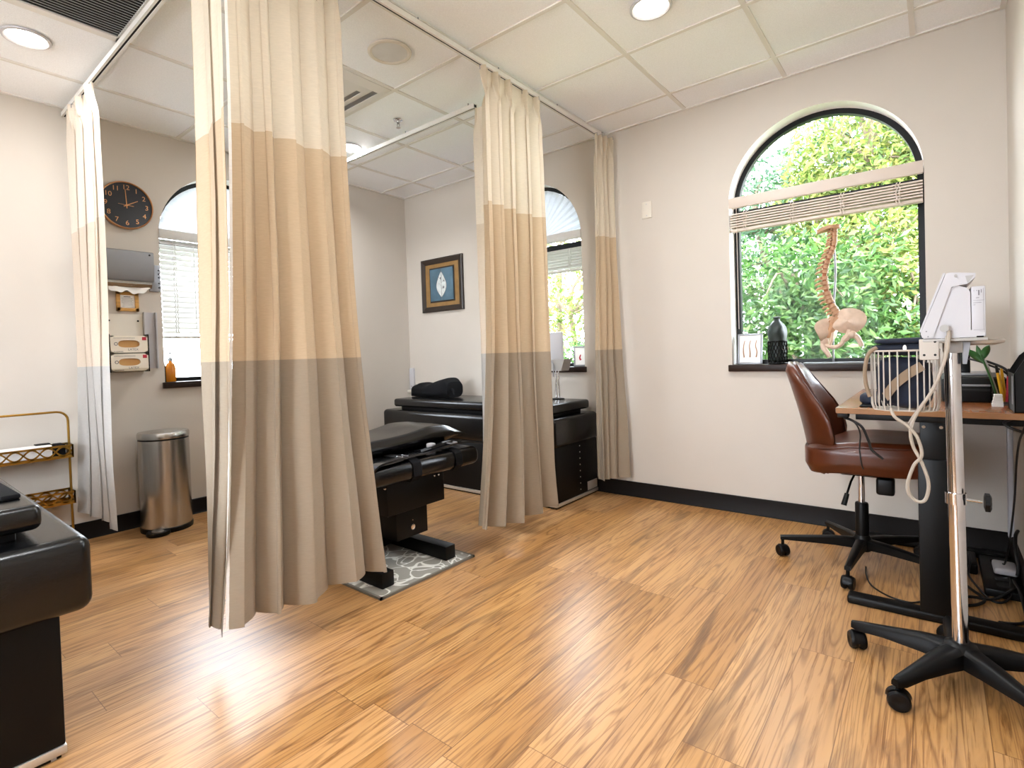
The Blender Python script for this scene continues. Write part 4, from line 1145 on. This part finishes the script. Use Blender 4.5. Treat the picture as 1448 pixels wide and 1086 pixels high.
leaf(pcl(-.056, -.006, .18), pcl(-.07, .03, .24), .010, (0, 1, .2)).build('leaf', 'leaf', r, fix=False)
# file organiser
r = thing('file_organizer', 'black upright file holder at the right end of the desk', 'file holder', (4.43, -.99, DZ))
x0, x1, y0, y1 = 4.397, 4.466, -1.10, -.90
MB().prism([(x0, y0, DZ), (x1, y0, DZ), (x1, y0, 1.06), (x0 + .03, y0, 1.02), (x0, y0, .96)], (0, .003, 0)).build('near_panel', 'black_plastic', r)
mb = MB().box(x0, x0 + .003, y0, y1, DZ, .96).box(x1 - .003, x1, y0, y1, DZ, 1.06).box(x0, x1, y0, y1, DZ, DZ + .003).prism([(x0, y1 - .003, DZ), (x1, y1 - .003, DZ), (x1, y1 - .003, 1.06), (x0 + .03, y1 - .003, 1.02), (x0, y1 - .003, .96)], (0, .003, 0))
mb.build('tray', 'black_plastic', r)
MB().prism([(x0 + .034, y0 - .0006, .985), (x0 + .040, y0 - .0006, 1.005), (x0 + .046, y0 - .0006, 1.0), (x0 + .042, y0 - .0006, .975), (x0 + .046, y0 - .0006, .948), (x0 + .034, y0 - .0006, .950)], (0, .001, 0)).build('cut_out', 'paper', r)
MB().box(x0 - .0006, x0 + .001, -1.06, -1.02, .85, .95).build('side_label', 'steel_dark', r)
tag(MB().rbox(4.445, 4.455, -1.07, -.92, .83, 1.10, .002, 1).build('dark_folder', 'black_plastic'), 'tall dark folder standing in the black file holder', 'folder')
tag(MB().rbox(4.456, 4.462, -1.06, -.93, .83, 1.07, .001, 1).build('pale_folder', 'paper'), 'pale folder standing behind the dark one in the file holder', 'folder')
tag(MB().rbox(3.945, 4.10, -1.075, -.86, DZ + .0005, DZ + .006, .002, 1).build('mouse_pad', 'black_cloth'), 'thin black pad on the near left corner of the desk', 'mouse pad')
tag(blob((3.985, -.95, .853), (.055, .06, .027), 4, .7, amp=.25).build('navy_pouch', 'navy'), 'crumpled navy cloth pouch on the black desk pad', 'pouch')
r = thing('paper_stack', 'small stack of white note slips beside the pen cup', 'paper', (4.368, -.885, DZ))
for k in range(4): MB().box(4.352 + .002 * k, 4.384 - .001 * k, -.90, -.87, DZ + .0005 + k * .012, DZ + .0115 + k * .012).build('pad', 'paper', r)

# ------------------------------------------------------------------ leather office chair
def caster(par, base, c, r_, face, mat='black_plastic', stem=.03):
    """twin-wheel caster touching the floor at c, wheels rolling along face"""
    c = Vector(c); f = Vector(face).normalized(); s = Vector((-f.y, f.x, 0))
    z = Vector((0, 0, r_))
    mb = MB()
    q = s.to_track_quat('Z', 'Y').to_matrix().to_4x4()
    for sg in (-1, 1):
        prof = [(r_ * .25, -.009), (r_ * .9, -.010), (r_, -.005), (r_, .005), (r_ * .88, .010), (r_ * .55, .012), (r_ * .3, .009)]
        if sg < 0: prof = [(a, -b) for a, b in prof][::-1]
        mb.lathe(c + z + s * sg * .014, prof, 24, 'z', 1, 1, q)
    root = mb.build('caster', mat, par)
    hood = MB()
    def hf(u, v):
        a = PI * (.0 + 1.0 * u) ; rr = r_ * 1.1
        return c + z + f * (rr * cos(a)) + Vector((0, 0, rr * sin(a))) + s * (.012 * (2 * v - 1))
    hood.surf(hf, 14, 3)
    hood.surf(lambda u, v: hf(u, v) - (hf(u, v) - c - z) * .12, 14, 3)
    hood.build('hood', mat, root, fix=False)
    MB().cyl(c + Vector((0, 0, r_ * 1.05)), c + Vector((0, 0, r_ * 2 + stem)), .0075, n=10).build('stem', 'black_metal', root)
    return root
CH = Vector((3.90, -.56, 0))
ch = thing('office_chair', 'cognac brown leather swivel chair with black star base in front of the desk', 'chair', CH)
SX = .04
def seatf(u, v):
    prof = [(.02, .482), (.70, .478), (.93, .492), (1.0, .535), (1.0, .585), (.965, .618), (.86, .638), (.5, .632), (.02, .628)]
    i = v * (len(prof) - 1); k = min(int(i), len(prof) - 2); f = i - k
    rr = prof[k][0] + (prof[k + 1][0] - prof[k][0]) * f; z = prof[k][1] + (prof[k + 1][1] - prof[k][1]) * f
    a = 2 * PI * u; e = .55
    x = .262 * math.copysign(abs(cos(a)) ** e, cos(a)); y = .265 * math.copysign(abs(sin(a)) ** e, sin(a))
    xx = SX + x * rr
    if z > .6: z -= .035 * sstep(.05, -.24, xx) 
    if xx < -.05: z -= .02 * sstep(-.02, -.22, xx) * (1 if z < .55 else 0)
    return CH + Vector((xx, y * rr, z))
MB().surf(seatf, 72, 33, cu=True, cap=True).build('seat', 'leather', ch, ang=60)
def pipe(rr, z0):
    return [CH + Vector((SX + .262 * math.copysign(abs(cos(a)) ** .55, cos(a)) * rr, .265 * math.copysign(abs(sin(a)) ** .55, sin(a)) * rr, z0 - .033 * sstep(.05, -.24, SX + .262 * math.copysign(abs(cos(a)) ** .55, cos(a)) * rr))) for a in [2 * PI * k / 90 for k in range(90)]]
MB().tube(pipe(.968, .6195), .004, 6, closed=True).build('seat_piping', 'leather_dark', ch)
BW = [(.455, .13), (.50, .185), (.56, .218), (.65, .242), (.73, .242), (.80, .216), (.87, .172), (.93, .13), (.97, .088), (.992, .05), (1.0, .012)]
def backf(sc, th, fwd):
    def fn(u, v):
        z = .455 + .545 * v; zz = z
        w = interp(BW, z) * sc
        a = 2 * PI * u; e = .75
        y = w * math.copysign(abs(cos(a)) ** e, cos(a)); t = math.copysign(abs(sin(a)) ** e, sin(a))
        x = -.205 - (z - .455) * .235 + .035 + fwd
        tt = th * min(1, (1.0 - z) / .06 + .25) * min(1, (z - .44) / .05)
        x += t * tt + 2.0 * y * y * (1 if z < .9 else .9) + .015 * sin((z - .455) * 5.5)
        return CH + Vector((x, y, z))
    return fn
MB().surf(backf(1.0, .035, 0), 48, 40, cu=True, cap=True).build('backrest', 'leather', ch, ang=60)
MB().surf(backf(.86, .030, .022), 48, 40, cu=True, cap=True).build('back_cushion', 'leather', ch, ang=60)
def edgeline(s):
    fn = backf(.90, .030, .0)
    P = []
    for k in range(30):
        v = .05 + .93 * k / 29; z = .455 + .545 * v; w = interp(BW, z) * .88
        x = -.205 - (z - .455) * .235 + .035 + .030 + 2.0 * w * w + .015 * sin((z - .455) * 5.5)
        P.append(CH + Vector((x, s * w, z)))
    return P
MB().tube(edgeline(-1) + edgeline(1)[::-1], .004, 6).build('back_piping', 'leather_dark', ch)
mb = MB().rbox(CH.x - .08, CH.x + .12, CH.y - .07, CH.y + .07, .448, .485, .008, 2); mb.build('mechanism', 'black_metal', ch)
MB().rbox(CH.x + .065, CH.x + .135, CH.y - .10, CH.y - .04, .375, .455, .012, 3).build('tension_knob', 'black_plastic', ch)
lv = MB().tube([CH + Vector((-.02, -.07, .455)), CH + Vector((-.03, -.12, .43)), CH + Vector((-.045, -.15, .37))], .005, 8).build('lever', 'black_metal', ch)
MB().cyl(CH + Vector((-.043, -.147, .378)), CH + Vector((-.055, -.165, .325)), .010, .012, n=12).build('lever_grip', 'black_plastic', lv)
MB().lathe(CH, [(.014, .30), (.014, .45)], 20).build('gas_piston', 'chrome', ch)
MB().lathe(CH, [(.026, .10), (.028, .12), (.028, .30), (.025, .308), (.016, .31)], 24).build('column', 'black_metal', ch)
MB().lathe(CH, [(.035, .075), (.04, .09), (.04, .13), (.03, .15)], 24).build('hub', 'black_metal', ch)
for k in range(5):
    a = math.radians(122 + 72 * k); d = Vector((cos(a), sin(a), 0)); s = Vector((-d.y, d.x, 0)); R_ = .345
    vs = []
    for t, w, za, zb in ((.02, .022, .085, .135), (.12, .019, .09, .132), (.25, .015, .088, .118), (R_ + .01, .012, .086, .106)):
        for q, z in ((-w, za), (w, za), (w, zb - .006), (w * .5, zb), (-w * .5, zb), (-w, zb - .006)): vs.append(CH + d * t + s * q + Vector((0, 0, z)))
    fs = [(6 * i + j, 6 * i + (j + 1) % 6, 6 * i + 6 + (j + 1) % 6, 6 * i + 6 + j) for i in range(3) for j in range(6)] + [(5, 4, 3, 2, 1, 0), tuple(range(18, 24))]
    MB().add(vs, fs).build('star_leg', 'black_metal', ch)
    fdir = Vector((cos(a + 1.1 + k), sin(a + 1.1 + k), 0))
    caster(ch, None, CH + d * R_, .029, fdir, stem=.03)

# ------------------------------------------------------------------ rolling stand with medical device
CT = Vector((4.236, -1.49, 0))
ct = thing('rolling_stand', 'chrome pole stand on black five-arm caster base with white wire basket', 'medical stand', CT)
MB().lathe(CT, [(.050, .078), (.056, .09), (.052, .125), (.034, .138), (.024, .142)], 28).build('hub', 'black_plastic', ct)
angs = [167, 239, 311, 23, 95]
for k, ad in enumerate(angs):
    a = math.radians(ad); d = Vector((cos(a), sin(a), 0)); s = Vector((-d.y, d.x, 0)); R_ = .285
    vs = []
    for t, w, za, zb in ((.02, .034, .075, .135), (.10, .028, .078, .128), (.20, .022, .078, .110), (R_ - .01, .018, .070, .097), (R_ + .016, .010, .072, .093)):
        for q, z in ((-w, za), (w, za), (w, zb - .010), (w * .55, zb), (-w * .55, zb), (-w, zb - .010)): vs.append(CT + d * t + s * q + Vector((0, 0, z)))
    fs = [(6 * i + j, 6 * i + (j + 1) % 6, 6 * i + 6 + (j + 1) % 6, 6 * i + 6 + j) for i in range(4) for j in range(6)] + [(5, 4, 3, 2, 1, 0), tuple(range(24, 30))]
    MB().add(vs, fs).build('base_arm', 'black_plastic', ct, ang=50)
    caster(ct, None, CT + d * R_, .030, Vector((cos(a + 2.2), sin(a + 2.2), 0)), stem=.015)
MB().cyl(CT + Vector((0, 0, .135)), CT + Vector((-.010, 0, 1.06)), .0205, n=28).build('pole', 'chrome', ct)
cl_ = MB().cyl(CT + Vector((-.006, 0, .575)), CT + Vector((-.0065, 0, .61)), .026, n=28).build('collar', 'chrome', ct)
MB().cyl(CT + Vector((.018, -.004, .592)), CT + Vector((.055, -.006, .590)), .004, n=8).build('knob_screw', 'chrome', cl_)
mb = MB(); kc = CT + Vector((.058, -.006, .590))
n = 40
vs = []
for x, q in ((0, .6), (.003, 1), (.014, 1), (.018, .7)):
    for i in range(n):
        a = 2 * PI * i / n; rr = (.026 + .003 * cos(6 * a)) * q
        vs.append(kc + Vector((x, rr * cos(a), rr * sin(a))))
fs = [(n * j + i, n * j + (i + 1) % n, n * j + n + (i + 1) % n, n * j + n + i) for j in range(3) for i in range(n)] + [tuple(range(n))[::-1], tuple(range(3 * n, 4 * n))]
mb.add(vs, fs).build('star_knob', 'black_plastic', cl_)
top = CT + Vector((-.01, 0, 0))
MB().rbox(top.x - .022, top.x + .026, top.y - .03, top.y + .03, 1.046, 1.082, .006, 2).build('mount_block', 'grey_plastic', ct)
MB().prism([(top.x + .025, top.y - .02, 1.08), (top.x + .044, top.y - .02, 1.08), (top.x + .034, top.y - .02, 1.012), (top.x + .025, top.y - .02, 1.012)], (0, .04, 0)).build('bracket', 'steel_dark', ct)
MB().rbox(top.x - .07, top.x + .08, top.y - .09, top.y + .16, 1.082, 1.092, .004, 2).build('platform', 'grey_plastic', ct)
MB().lathe((top.x + .07, top.y + .06, 1.068), [(.04, 0), (.072, .006), (.076, .014), (.070, .018), (.001, .016)], 36, 'z', .75, 1).build('round_tray', 'wire_white', ct)
kb = MB().cyl((top.x - .018, top.y - .112, 1.122), (top.x - .018, top.y - .100, 1.122), .011, n=20)
kb.build('hook_knob', 'grey_plastic', ct)
# basket
BC = Vector((4.108, -1.50, 0)); RX, RY = .088, .072
def bp(a, z, s=1): return Vector((BC.x + RX * s * math.copysign(abs(cos(a)) ** .8, cos(a)), BC.y + RY * s * math.copysign(abs(sin(a)) ** .8, sin(a)), z))
bk = MB()
AA = [2 * PI * k / 48 for k in range(48)]
bk.tube([bp(a, 1.058) for a in AA], .0032, 6, closed=True)
bk.tube([bp(a, .868, .93) for a in AA], .0026, 6, closed=True)
for k in range(30):
    a = 2 * PI * k / 30
    bk.tube([bp(a, 1.058), bp(a, .96), bp(a, .885), bp(a, .870, .95), bp(a, .866, .8)], .0021, 6)
for k in range(-3, 4):
    y = BC.y + k * .018; hw = RX * .9 * max(.2, 1 - (abs(k) * .018 / RY) ** 2) ** .5
    bk.tube([(BC.x - hw, y, .866), (BC.x + hw, y, .866)], .002, 6)
bk = bk.build('wire_basket', 'wire_white', ct)
MB().rbox(4.148, 4.196, -1.578, -1.572, 1.028, 1.092, .002, 1).build('basket_bracket', 'wire_white', bk)
for x, z in ((4.186, 1.083), (4.186, 1.043), (4.160, 1.043)):
    MB().lathe((x, -1.578, z), [(.0035, .001), (.0035, -.0015)], 10, 'y').build('bolt', 'dark_hole', bk)
MB().rbox(4.148, 4.215, -1.575, -1.49, 1.078, 1.083, .002, 1).build('basket_arm', 'wire_white', bk)
# navy bag in the basket
nb = thing('navy_bag', 'navy fabric bag with beige strap stuffed in the white wire basket', 'bag', (4.10, -1.50, .87))
blob((4.105, -1.495, .955), (.074, .058, .082), 2, .6, amp=.12).build('bag_body', 'navy', nb)
blob((4.10, -1.495, 1.062), (.082, .06, .020), 9, .6, amp=.2).build('bag_flap', 'navy', nb)
blob((4.112, -1.50, 1.088), (.082, .055, .010), 13, .6, amp=.25).build('folded_top', 'navy', nb)
ribbon([(4.06, -1.558, .91), (4.085, -1.562, .95), (4.12, -1.563, .985), (4.155, -1.562, 1.01)], .028, .008, (-.5, 0, .8)).build('beige_strap', 'beige_cloth', nb)
MB().tube([(4.04, -1.55, 1.07), (4.018, -1.555, 1.05), (4.008, -1.56, 1.0), (4.010, -1.56, .95), (4.02, -1.56, .91)], .006, 8, smooth=5).build('carry_handle', 'beige_cloth', nb)
MB().lathe((4.112, -1.556, 1.066), [(.010, .001), (.010, -.002)], 14, 'y', 1, .5).build('pale_logo_patch', 'paper', nb)
# device
dv = thing('therapy_device', 'white angular medical device with slanted front on the chrome pole stand', 'medical device', (4.225, -1.47, 1.0925))
ya, yb = -1.575, -1.345
MB().prism([(4.158, ya, 1.093), (4.296, ya, 1.093), (4.300, ya, 1.105), (4.268, ya, 1.115), (4.268, ya, 1.225), (4.262, ya, 1.238), (4.226, ya, 1.255), (4.212, ya, 1.25), (4.168, ya, 1.118)], (0, yb - ya, 0)).build('housing', 'white_plastic', dv, ang=25)
MB().prism([(4.152, ya - .006, 1.108), (4.156, ya - .006, 1.096), (4.182, ya - .006, 1.096), (4.226, ya - .006, 1.245), (4.262, ya - .006, 1.250), (4.279, ya - .006, 1.268), (4.280, ya - .006, 1.280), (4.222, ya - .006, 1.288), (4.213, ya - .006, 1.284)], (0, yb - ya + .012, 0)).build('front_bezel', 'white_plastic', dv, ang=25)
MB().prism([(4.149, ya - .002, 1.115), (4.153, ya - .002, 1.112), (4.213, ya - .002, 1.288), (4.207, ya - .002, 1.288)], (0, yb - ya + .004, 0)).build('screen', 'white_plastic', dv, ang=25)
MB().prism([(4.242, ya - .0065, 1.255), (4.256, ya - .0065, 1.274), (4.276, ya - .0065, 1.274), (4.262, ya - .0065, 1.250)], (0, .001, 0)).build('grey_recess', 'grey_plastic', dv)
MB().prism([(4.240, ya - .007, 1.252), (4.254, ya - .007, 1.274), (4.257, ya - .007, 1.274), (4.262, ya - .007, 1.250), (4.259, ya - .007, 1.250)], (0, .0003, 0)).build('recess_edge', 'white_plastic', dv)
MB().lathe((4.236, ya - .006, 1.276), [(.005, .001), (.005, -.002)], 14, 'y', 1, .8).build('side_button', 'grey_plastic', dv)
for x, z in ((4.166, 1.115), (4.170, 1.099)):
    MB().lathe((x, ya - .006, z), [(.002, .001), (.002, -.001)], 8, 'y').build('screw', 'ink', dv)
MB().rbox(4.269, 4.301, ya + .004, yb - .02, 1.093, 1.242, .003, 2).build('rear_panel', 'white_plastic', dv)['label'] = 'white rear panel printed with a small diagram'
mb = MB(); yy = ya + .0038
for a in ((4.274, 4.298, 1.200, 1.2008), (4.274, 4.298, 1.114, 1.1146), (4.274, 4.292, 1.193, 1.1942), (4.274, 4.279, 1.187, 1.1882), (4.280, 4.287, 1.207, 1.2086), (4.296, 4.2966, 1.114, 1.235), (4.275, 4.2765, 1.228, 1.2296), (4.285, 4.288, 1.215, 1.230), (4.281, 4.283, 1.228, 1.230), (4.291, 4.2925, 1.222, 1.232)):
    mb.box(a[0], a[1], yy - .0006, yy + .001, a[2], a[3])
mb.build('printed_diagram', 'ink', dv)
MB().rbox(4.28, 4.296, ya - .002, ya + .01, 1.092, 1.0965, .001, 1).build('rubber_foot', 'black_plastic', dv)
# beige cables
tag(MB().tube([(4.218, -1.592, 1.115), (4.214, -1.595, 1.06), (4.20, -1.592, 1.0), (4.175, -1.592, .93), (4.145, -1.592, .875), (4.125, -1.588, .82), (4.128, -1.582, .765), (4.150, -1.58, .71), (4.165, -1.58, .65), (4.158, -1.58, .60), (4.140, -1.58, .588), (4.120, -1.58, .605), (4.114, -1.582, .64), (4.130, -1.583, .70), (4.150, -1.585, .735), (4.140, -1.59, .79), (4.115, -1.588, .825), (4.085, -1.585, .85), (4.075, -1.57, .875)], .0048, 8, smooth=6).build('device_cable', 'cable_white'),
    'beige cable twisting down from the device into a hanging loop below the basket', 'cord')
tag(MB().tube([(4.214, -1.589, 1.10), (4.208, -1.589, 1.04), (4.19, -1.587, .97), (4.165, -1.587, .91), (4.135, -1.586, .86), (4.120, -1.583, .83)], .004, 8, smooth=6).build('device_cable', 'cable_white'),
    'thinner beige cable running beside the looped one across the wire basket', 'cord')

# ------------------------------------------------------------------ cables and power strip under the desk
r = thing('power_strip', 'black power strip with white adapter on the floor under the desk', 'power strip', (4.40, -.45, 0))
MB().rbox(4.335, 4.465, -.66, -.20, .001, .035, .006, 2).build('strip', 'black_plastic', r)
for y in (-.60, -.52, -.28):
    MB().rbox(4.375, 4.425, y - .02, y + .02, .0345, .0365, .001, 1).build('socket', 'dark_hole', r)
MB().rbox(4.375, 4.455, -.47, -.34, .0368, .066, .010, 3, ).build('white_adapter', 'white_plastic', r)['label'] = 'white plug-in adapter'
tag(MB().rbox(4.265, 4.325, -.42, -.22, .001, .05, .008, 2).build('power_brick', 'black_plastic'), 'black power brick on the floor left of the power strip', 'power brick')
cord('floor_cable', [(4.27, -.35, .012), (4.24, -.42, .006), (4.25, -.52, .006), (4.29, -.62, .006), (4.33, -.72, .006), (4.30, -.80, .006), (4.24, -.84, .006), (4.22, -.80, .006), (4.28, -.74, .012), (4.36, -.71, .012), (4.42, -.64, .04), (4.43, -.58, .045)], .006, 'black cable curling over the floor in front of the power strip')
cord('floor_cable', [(4.30, -.30, .055), (4.30, -.40, .056), (4.29, -.48, .02), (4.31, -.56, .006), (4.345, -.70, .006), (4.38, -.72, .006), (4.41, -.68, .02), (4.42, -.60, .045), (4.42, -.52, .05)], .0045, 'thin black cable running from the power brick to the power strip')
cord('floor_cable', [(4.43, -.55, .05), (4.44, -.66, .05), (4.445, -.76, .02), (4.44, -.86, .0065), (4.41, -.91, .0065), (4.36, -.93, .0065)], .006, 'thick black cable coming forward from the power strip to the desk foot')
cord('hanging_cable', [(4.425, -1.085, .829), (4.425, -1.118, .831), (4.424, -1.127, .822), (4.422, -1.127, .79), (4.418, -1.08, .755), (4.42, -.95, .70), (4.425, -.80, .60), (4.43, -.65, .42), (4.425, -.52, .22), (4.415, -.44, .09), (4.41, -.40, .068)], .0035, 'thin black cable hanging from the desk top to the power strip')
cord('wall_cable', [(4.39, -1.06, .798), (4.372, -1.07, .785), (4.39, -1.08, .768), (4.43, -1.06, .752), (4.468, -1.02, .745)], .005, 'black cable looping under the desk edge to the right-hand wall')
cord('wall_cable', [(4.468, -.30, .20), (4.455, -.36, .19), (4.45, -.42, .14), (4.455, -.46, .08), (4.45, -.48, .05)], .007, 'thick black cable curving from the right wall down to the power strip')
cord('chair_floor_cable', [(3.915, -.60, .006), (3.925, -.70, .005), (3.955, -.82, .005), (4.02, -.90, .005), (4.09, -.92, .005), (4.13, -.88, .005)], .0035, 'thin black wire on the floor from below the chair to the desk leg')

# ------------------------------------------------------------------ outdoors
struct(MB().box(-14, 16, .2, 20, -.5, -.3).build('ground_back', 'asphalt'))
struct(MB().box(-14, -.2, -12, .2, -.5, -.3).build('ground_left', 'asphalt'))
struct(MB().box(-.2, 16, -16, YR - .2, -.5, -.3).build('bounce_ground_rear', 'bounce_ground'))  # unseen pale ground added to bounce daylight up through the rear opening
def plant(name, label, cat, base, blobs, nleaf, size, mat, seed, grp, trunk=.05):
    rnd = random.Random(seed)
    base = Vector(base)
    r = thing(name, label, cat, base, grp)
    mb = MB()
    for c, rad in blobs:
        c = Vector(c)
        mb.tube([base + Vector((rnd.uniform(-.05, .05), 0, 0)), base.lerp(c, .5) + Vector((rnd.uniform(-.2, .2), rnd.uniform(-.1, .1), 0)), c, c + Vector((rnd.uniform(-.3, .3), rnd.uniform(-.2, .2), rad[2] * .6))], [trunk, trunk * .2], 7, smooth=4)
        for q in range(5):
            a = rnd.uniform(0, 2 * PI)
            mb.tube([c - Vector((0, 0, rad[2] * .3)), c + Vector((rad[0] * .5 * cos(a), rad[1] * .5 * sin(a), rnd.uniform(-.2, .4) * rad[2])), c + Vector((rad[0] * .9 * cos(a), rad[1] * .9 * sin(a), rnd.uniform(-.3, .6) * rad[2]))], [trunk * .35, trunk * .12], 5, smooth=4)
    mb.build('trunk', 'bark', r)
    vs, fs = [], []
    tot = sum(b[1][0] * b[1][1] * b[1][2] for b in blobs) or 1
    for c, rad in blobs:
        k = int(nleaf * rad[0] * rad[1] * rad[2] / tot)
        # clumps of leaves
        for q in range(max(1, k // 9)):
            while True:
                p = Vector((rnd.uniform(-1, 1), rnd.uniform(-1, 1), rnd.uniform(-1, 1)))
                if .15 < p.length < 1: break
            p = Vector((p.x * rad[0], p.y * rad[1], p.z * rad[2])) + Vector(c)
            tw = Vector((rnd.gauss(0, 1), rnd.gauss(0, 1), rnd.gauss(.3, .8))).normalized()
            for m_ in range(9):
                d = (tw + Vector((rnd.gauss(0, .7), rnd.gauss(0, .7), rnd.gauss(-.1, .6)))).normalized()
                u = d.orthogonal().normalized(); w = d.cross(u); a = rnd.uniform(0, 2 * PI); s = u * cos(a) + w * sin(a); nn = d.cross(s)
                L_ = size * rnd.uniform(.6, 1.25); o = p + tw * rnd.uniform(-.1, .1) + Vector((rnd.gauss(0, .04), rnd.gauss(0, .04), rnd.gauss(0, .04)))
                i = len(vs)
                vs += [o, o + d * L_ * .5 + s * L_ * .17 + nn * L_ * .05, o + d * L_ - nn * L_ * .05, o + d * L_ * .5 - s * L_ * .17 + nn * L_ * .05]
                fs += [(i, i + 1, i + 2), (i, i + 2, i + 3)]
    o = MB(); o.v = [tuple(v) for v in vs]; o.f = fs
    ob = o.build('foliage', mat, r, fix=False, ang=180)
    ob['kind'] = 'stuff'
G = 'shrubs and trees outside'
plant('shrub', 'dense mid-green shrub filling the lower desk window', 'shrub', (3.3, 1.9, -.3), [((2.7, 1.8, .9), (.75, .5, .9)), ((3.6, 1.9, .8), (.8, .5, .95)), ((3.2, 2.1, 1.5), (.9, .5, .7))], 15000, .09, LEAF[0], 1, G)
plant('shrub', 'yellow-green shrub to the right behind the desk window', 'shrub', (4.3, 2.3, -.3), [((4.1, 2.3, 1.3), (.6, .5, .8)), ((4.4, 2.2, .7), (.6, .5, .8)), ((3.7, 2.7, 2.0), (.5, .5, .5))], 11000, .09, LEAF[1], 2, G)
plant('tree', 'tree with blue-green leaves behind the arch of the desk window', 'tree', (3.1, 3.6, -.3), [((2.5, 3.5, 2.7), (.9, .6, .75)), ((3.6, 3.6, 3.0), (.9, .6, .9)), ((3.0, 3.9, 1.9), (.9, .6, .6))], 9000, .10, LEAF[2], 3, G, .09)
plant('tree', 'yellow-green tree high in the right of the desk window arch', 'tree', (4.2, 3.0, -.3), [((3.7, 2.9, 3.1), (.75, .5, .7)), ((4.3, 3.1, 2.6), (.6, .5, .7)), ((3.2, 3.0, 2.55), (.45, .4, .4))], 9500, .09, LEAF[1], 4, G, .07)
plant('tree', 'airy green tree seen through the narrow window between the curtains', 'tree', (-.3, 3.6, -.3), [((-.2, 3.5, 1.9), (.8, .6, .8)), ((.6, 3.8, 1.2), (.7, .6, .6)), ((-.5, 3.7, 3.0), (.7, .6, .5))], 4200, .11, LEAF[1], 5, G, .07)
plant('shrub', 'low green shrub outside the narrow window', 'shrub', (.4, 2.8, -.3), [((.3, 2.7, .6), (.8, .5, .7)), ((1.2, 2.8, .5), (.6, .5, .6))], 4200, .10, LEAF[0], 6, G)

plant('tree', 'tall tree crown rising above the desk window', 'tree', (2.6, 5.0, -.3), [((2.7, 4.9, 5.3), (1.5, .7, 1.0)), ((4.2, 5.0, 5.0), (1.0, .7, 1.1))], 6500, .14, LEAF[0], 7, G, .10)

# ------------------------------------------------------------------ light, world, camera
sc = bpy.context.scene
w = bpy.data.worlds.new('sky'); sc.world = w; w.use_nodes = True
nt = w.node_tree; bg = nt.nodes['Background']
bg.inputs['Color'].default_value = (.86, .935, 1.03, 1); bg.inputs['Strength'].default_value = 12.0
s = bpy.data.lights.new('sun', 'SUN'); s.energy = 4.0; s.angle = math.radians(2); s.color = (1, .95, .86)
o = bpy.data.objects.new('sun', s); C.objects.link(o)
o.rotation_euler = Vector((-.8, .02, -.6)).to_track_quat('-Z', 'Y').to_euler()

cam = bpy.data.cameras.new('camera'); co = bpy.data.objects.new('camera', cam); C.objects.link(co)
cam.sensor_fit = 'HORIZONTAL'; cam.sensor_width = 36; cam.lens = 751.70 / 1448 * 36
cam.shift_x = (724 - 702.39) / 1448; cam.shift_y = -(543 - 515.38) / 1448
cam.clip_start = .02
co.location = (4.18519, -3.67002, 1.08939); co.rotation_euler = (1.551339, .0330538, .6889696)
sc.camera = co
vs_ = sc.view_settings
sc.display_settings.display_device = 'sRGB'
vs_.view_transform = 'Standard'; vs_.look = 'None'; vs_.gamma = 1; vs_.use_curve_mapping = False; vs_.exposure = 0.80
sc.cycles.max_bounces = 12; sc.cycles.diffuse_bounces = 6; sc.cycles.transparent_max_bounces = 16
sc.cycles.sample_clamp_indirect = 8
sc.cycles.caustics_reflective = False; sc.cycles.caustics_refractive = False
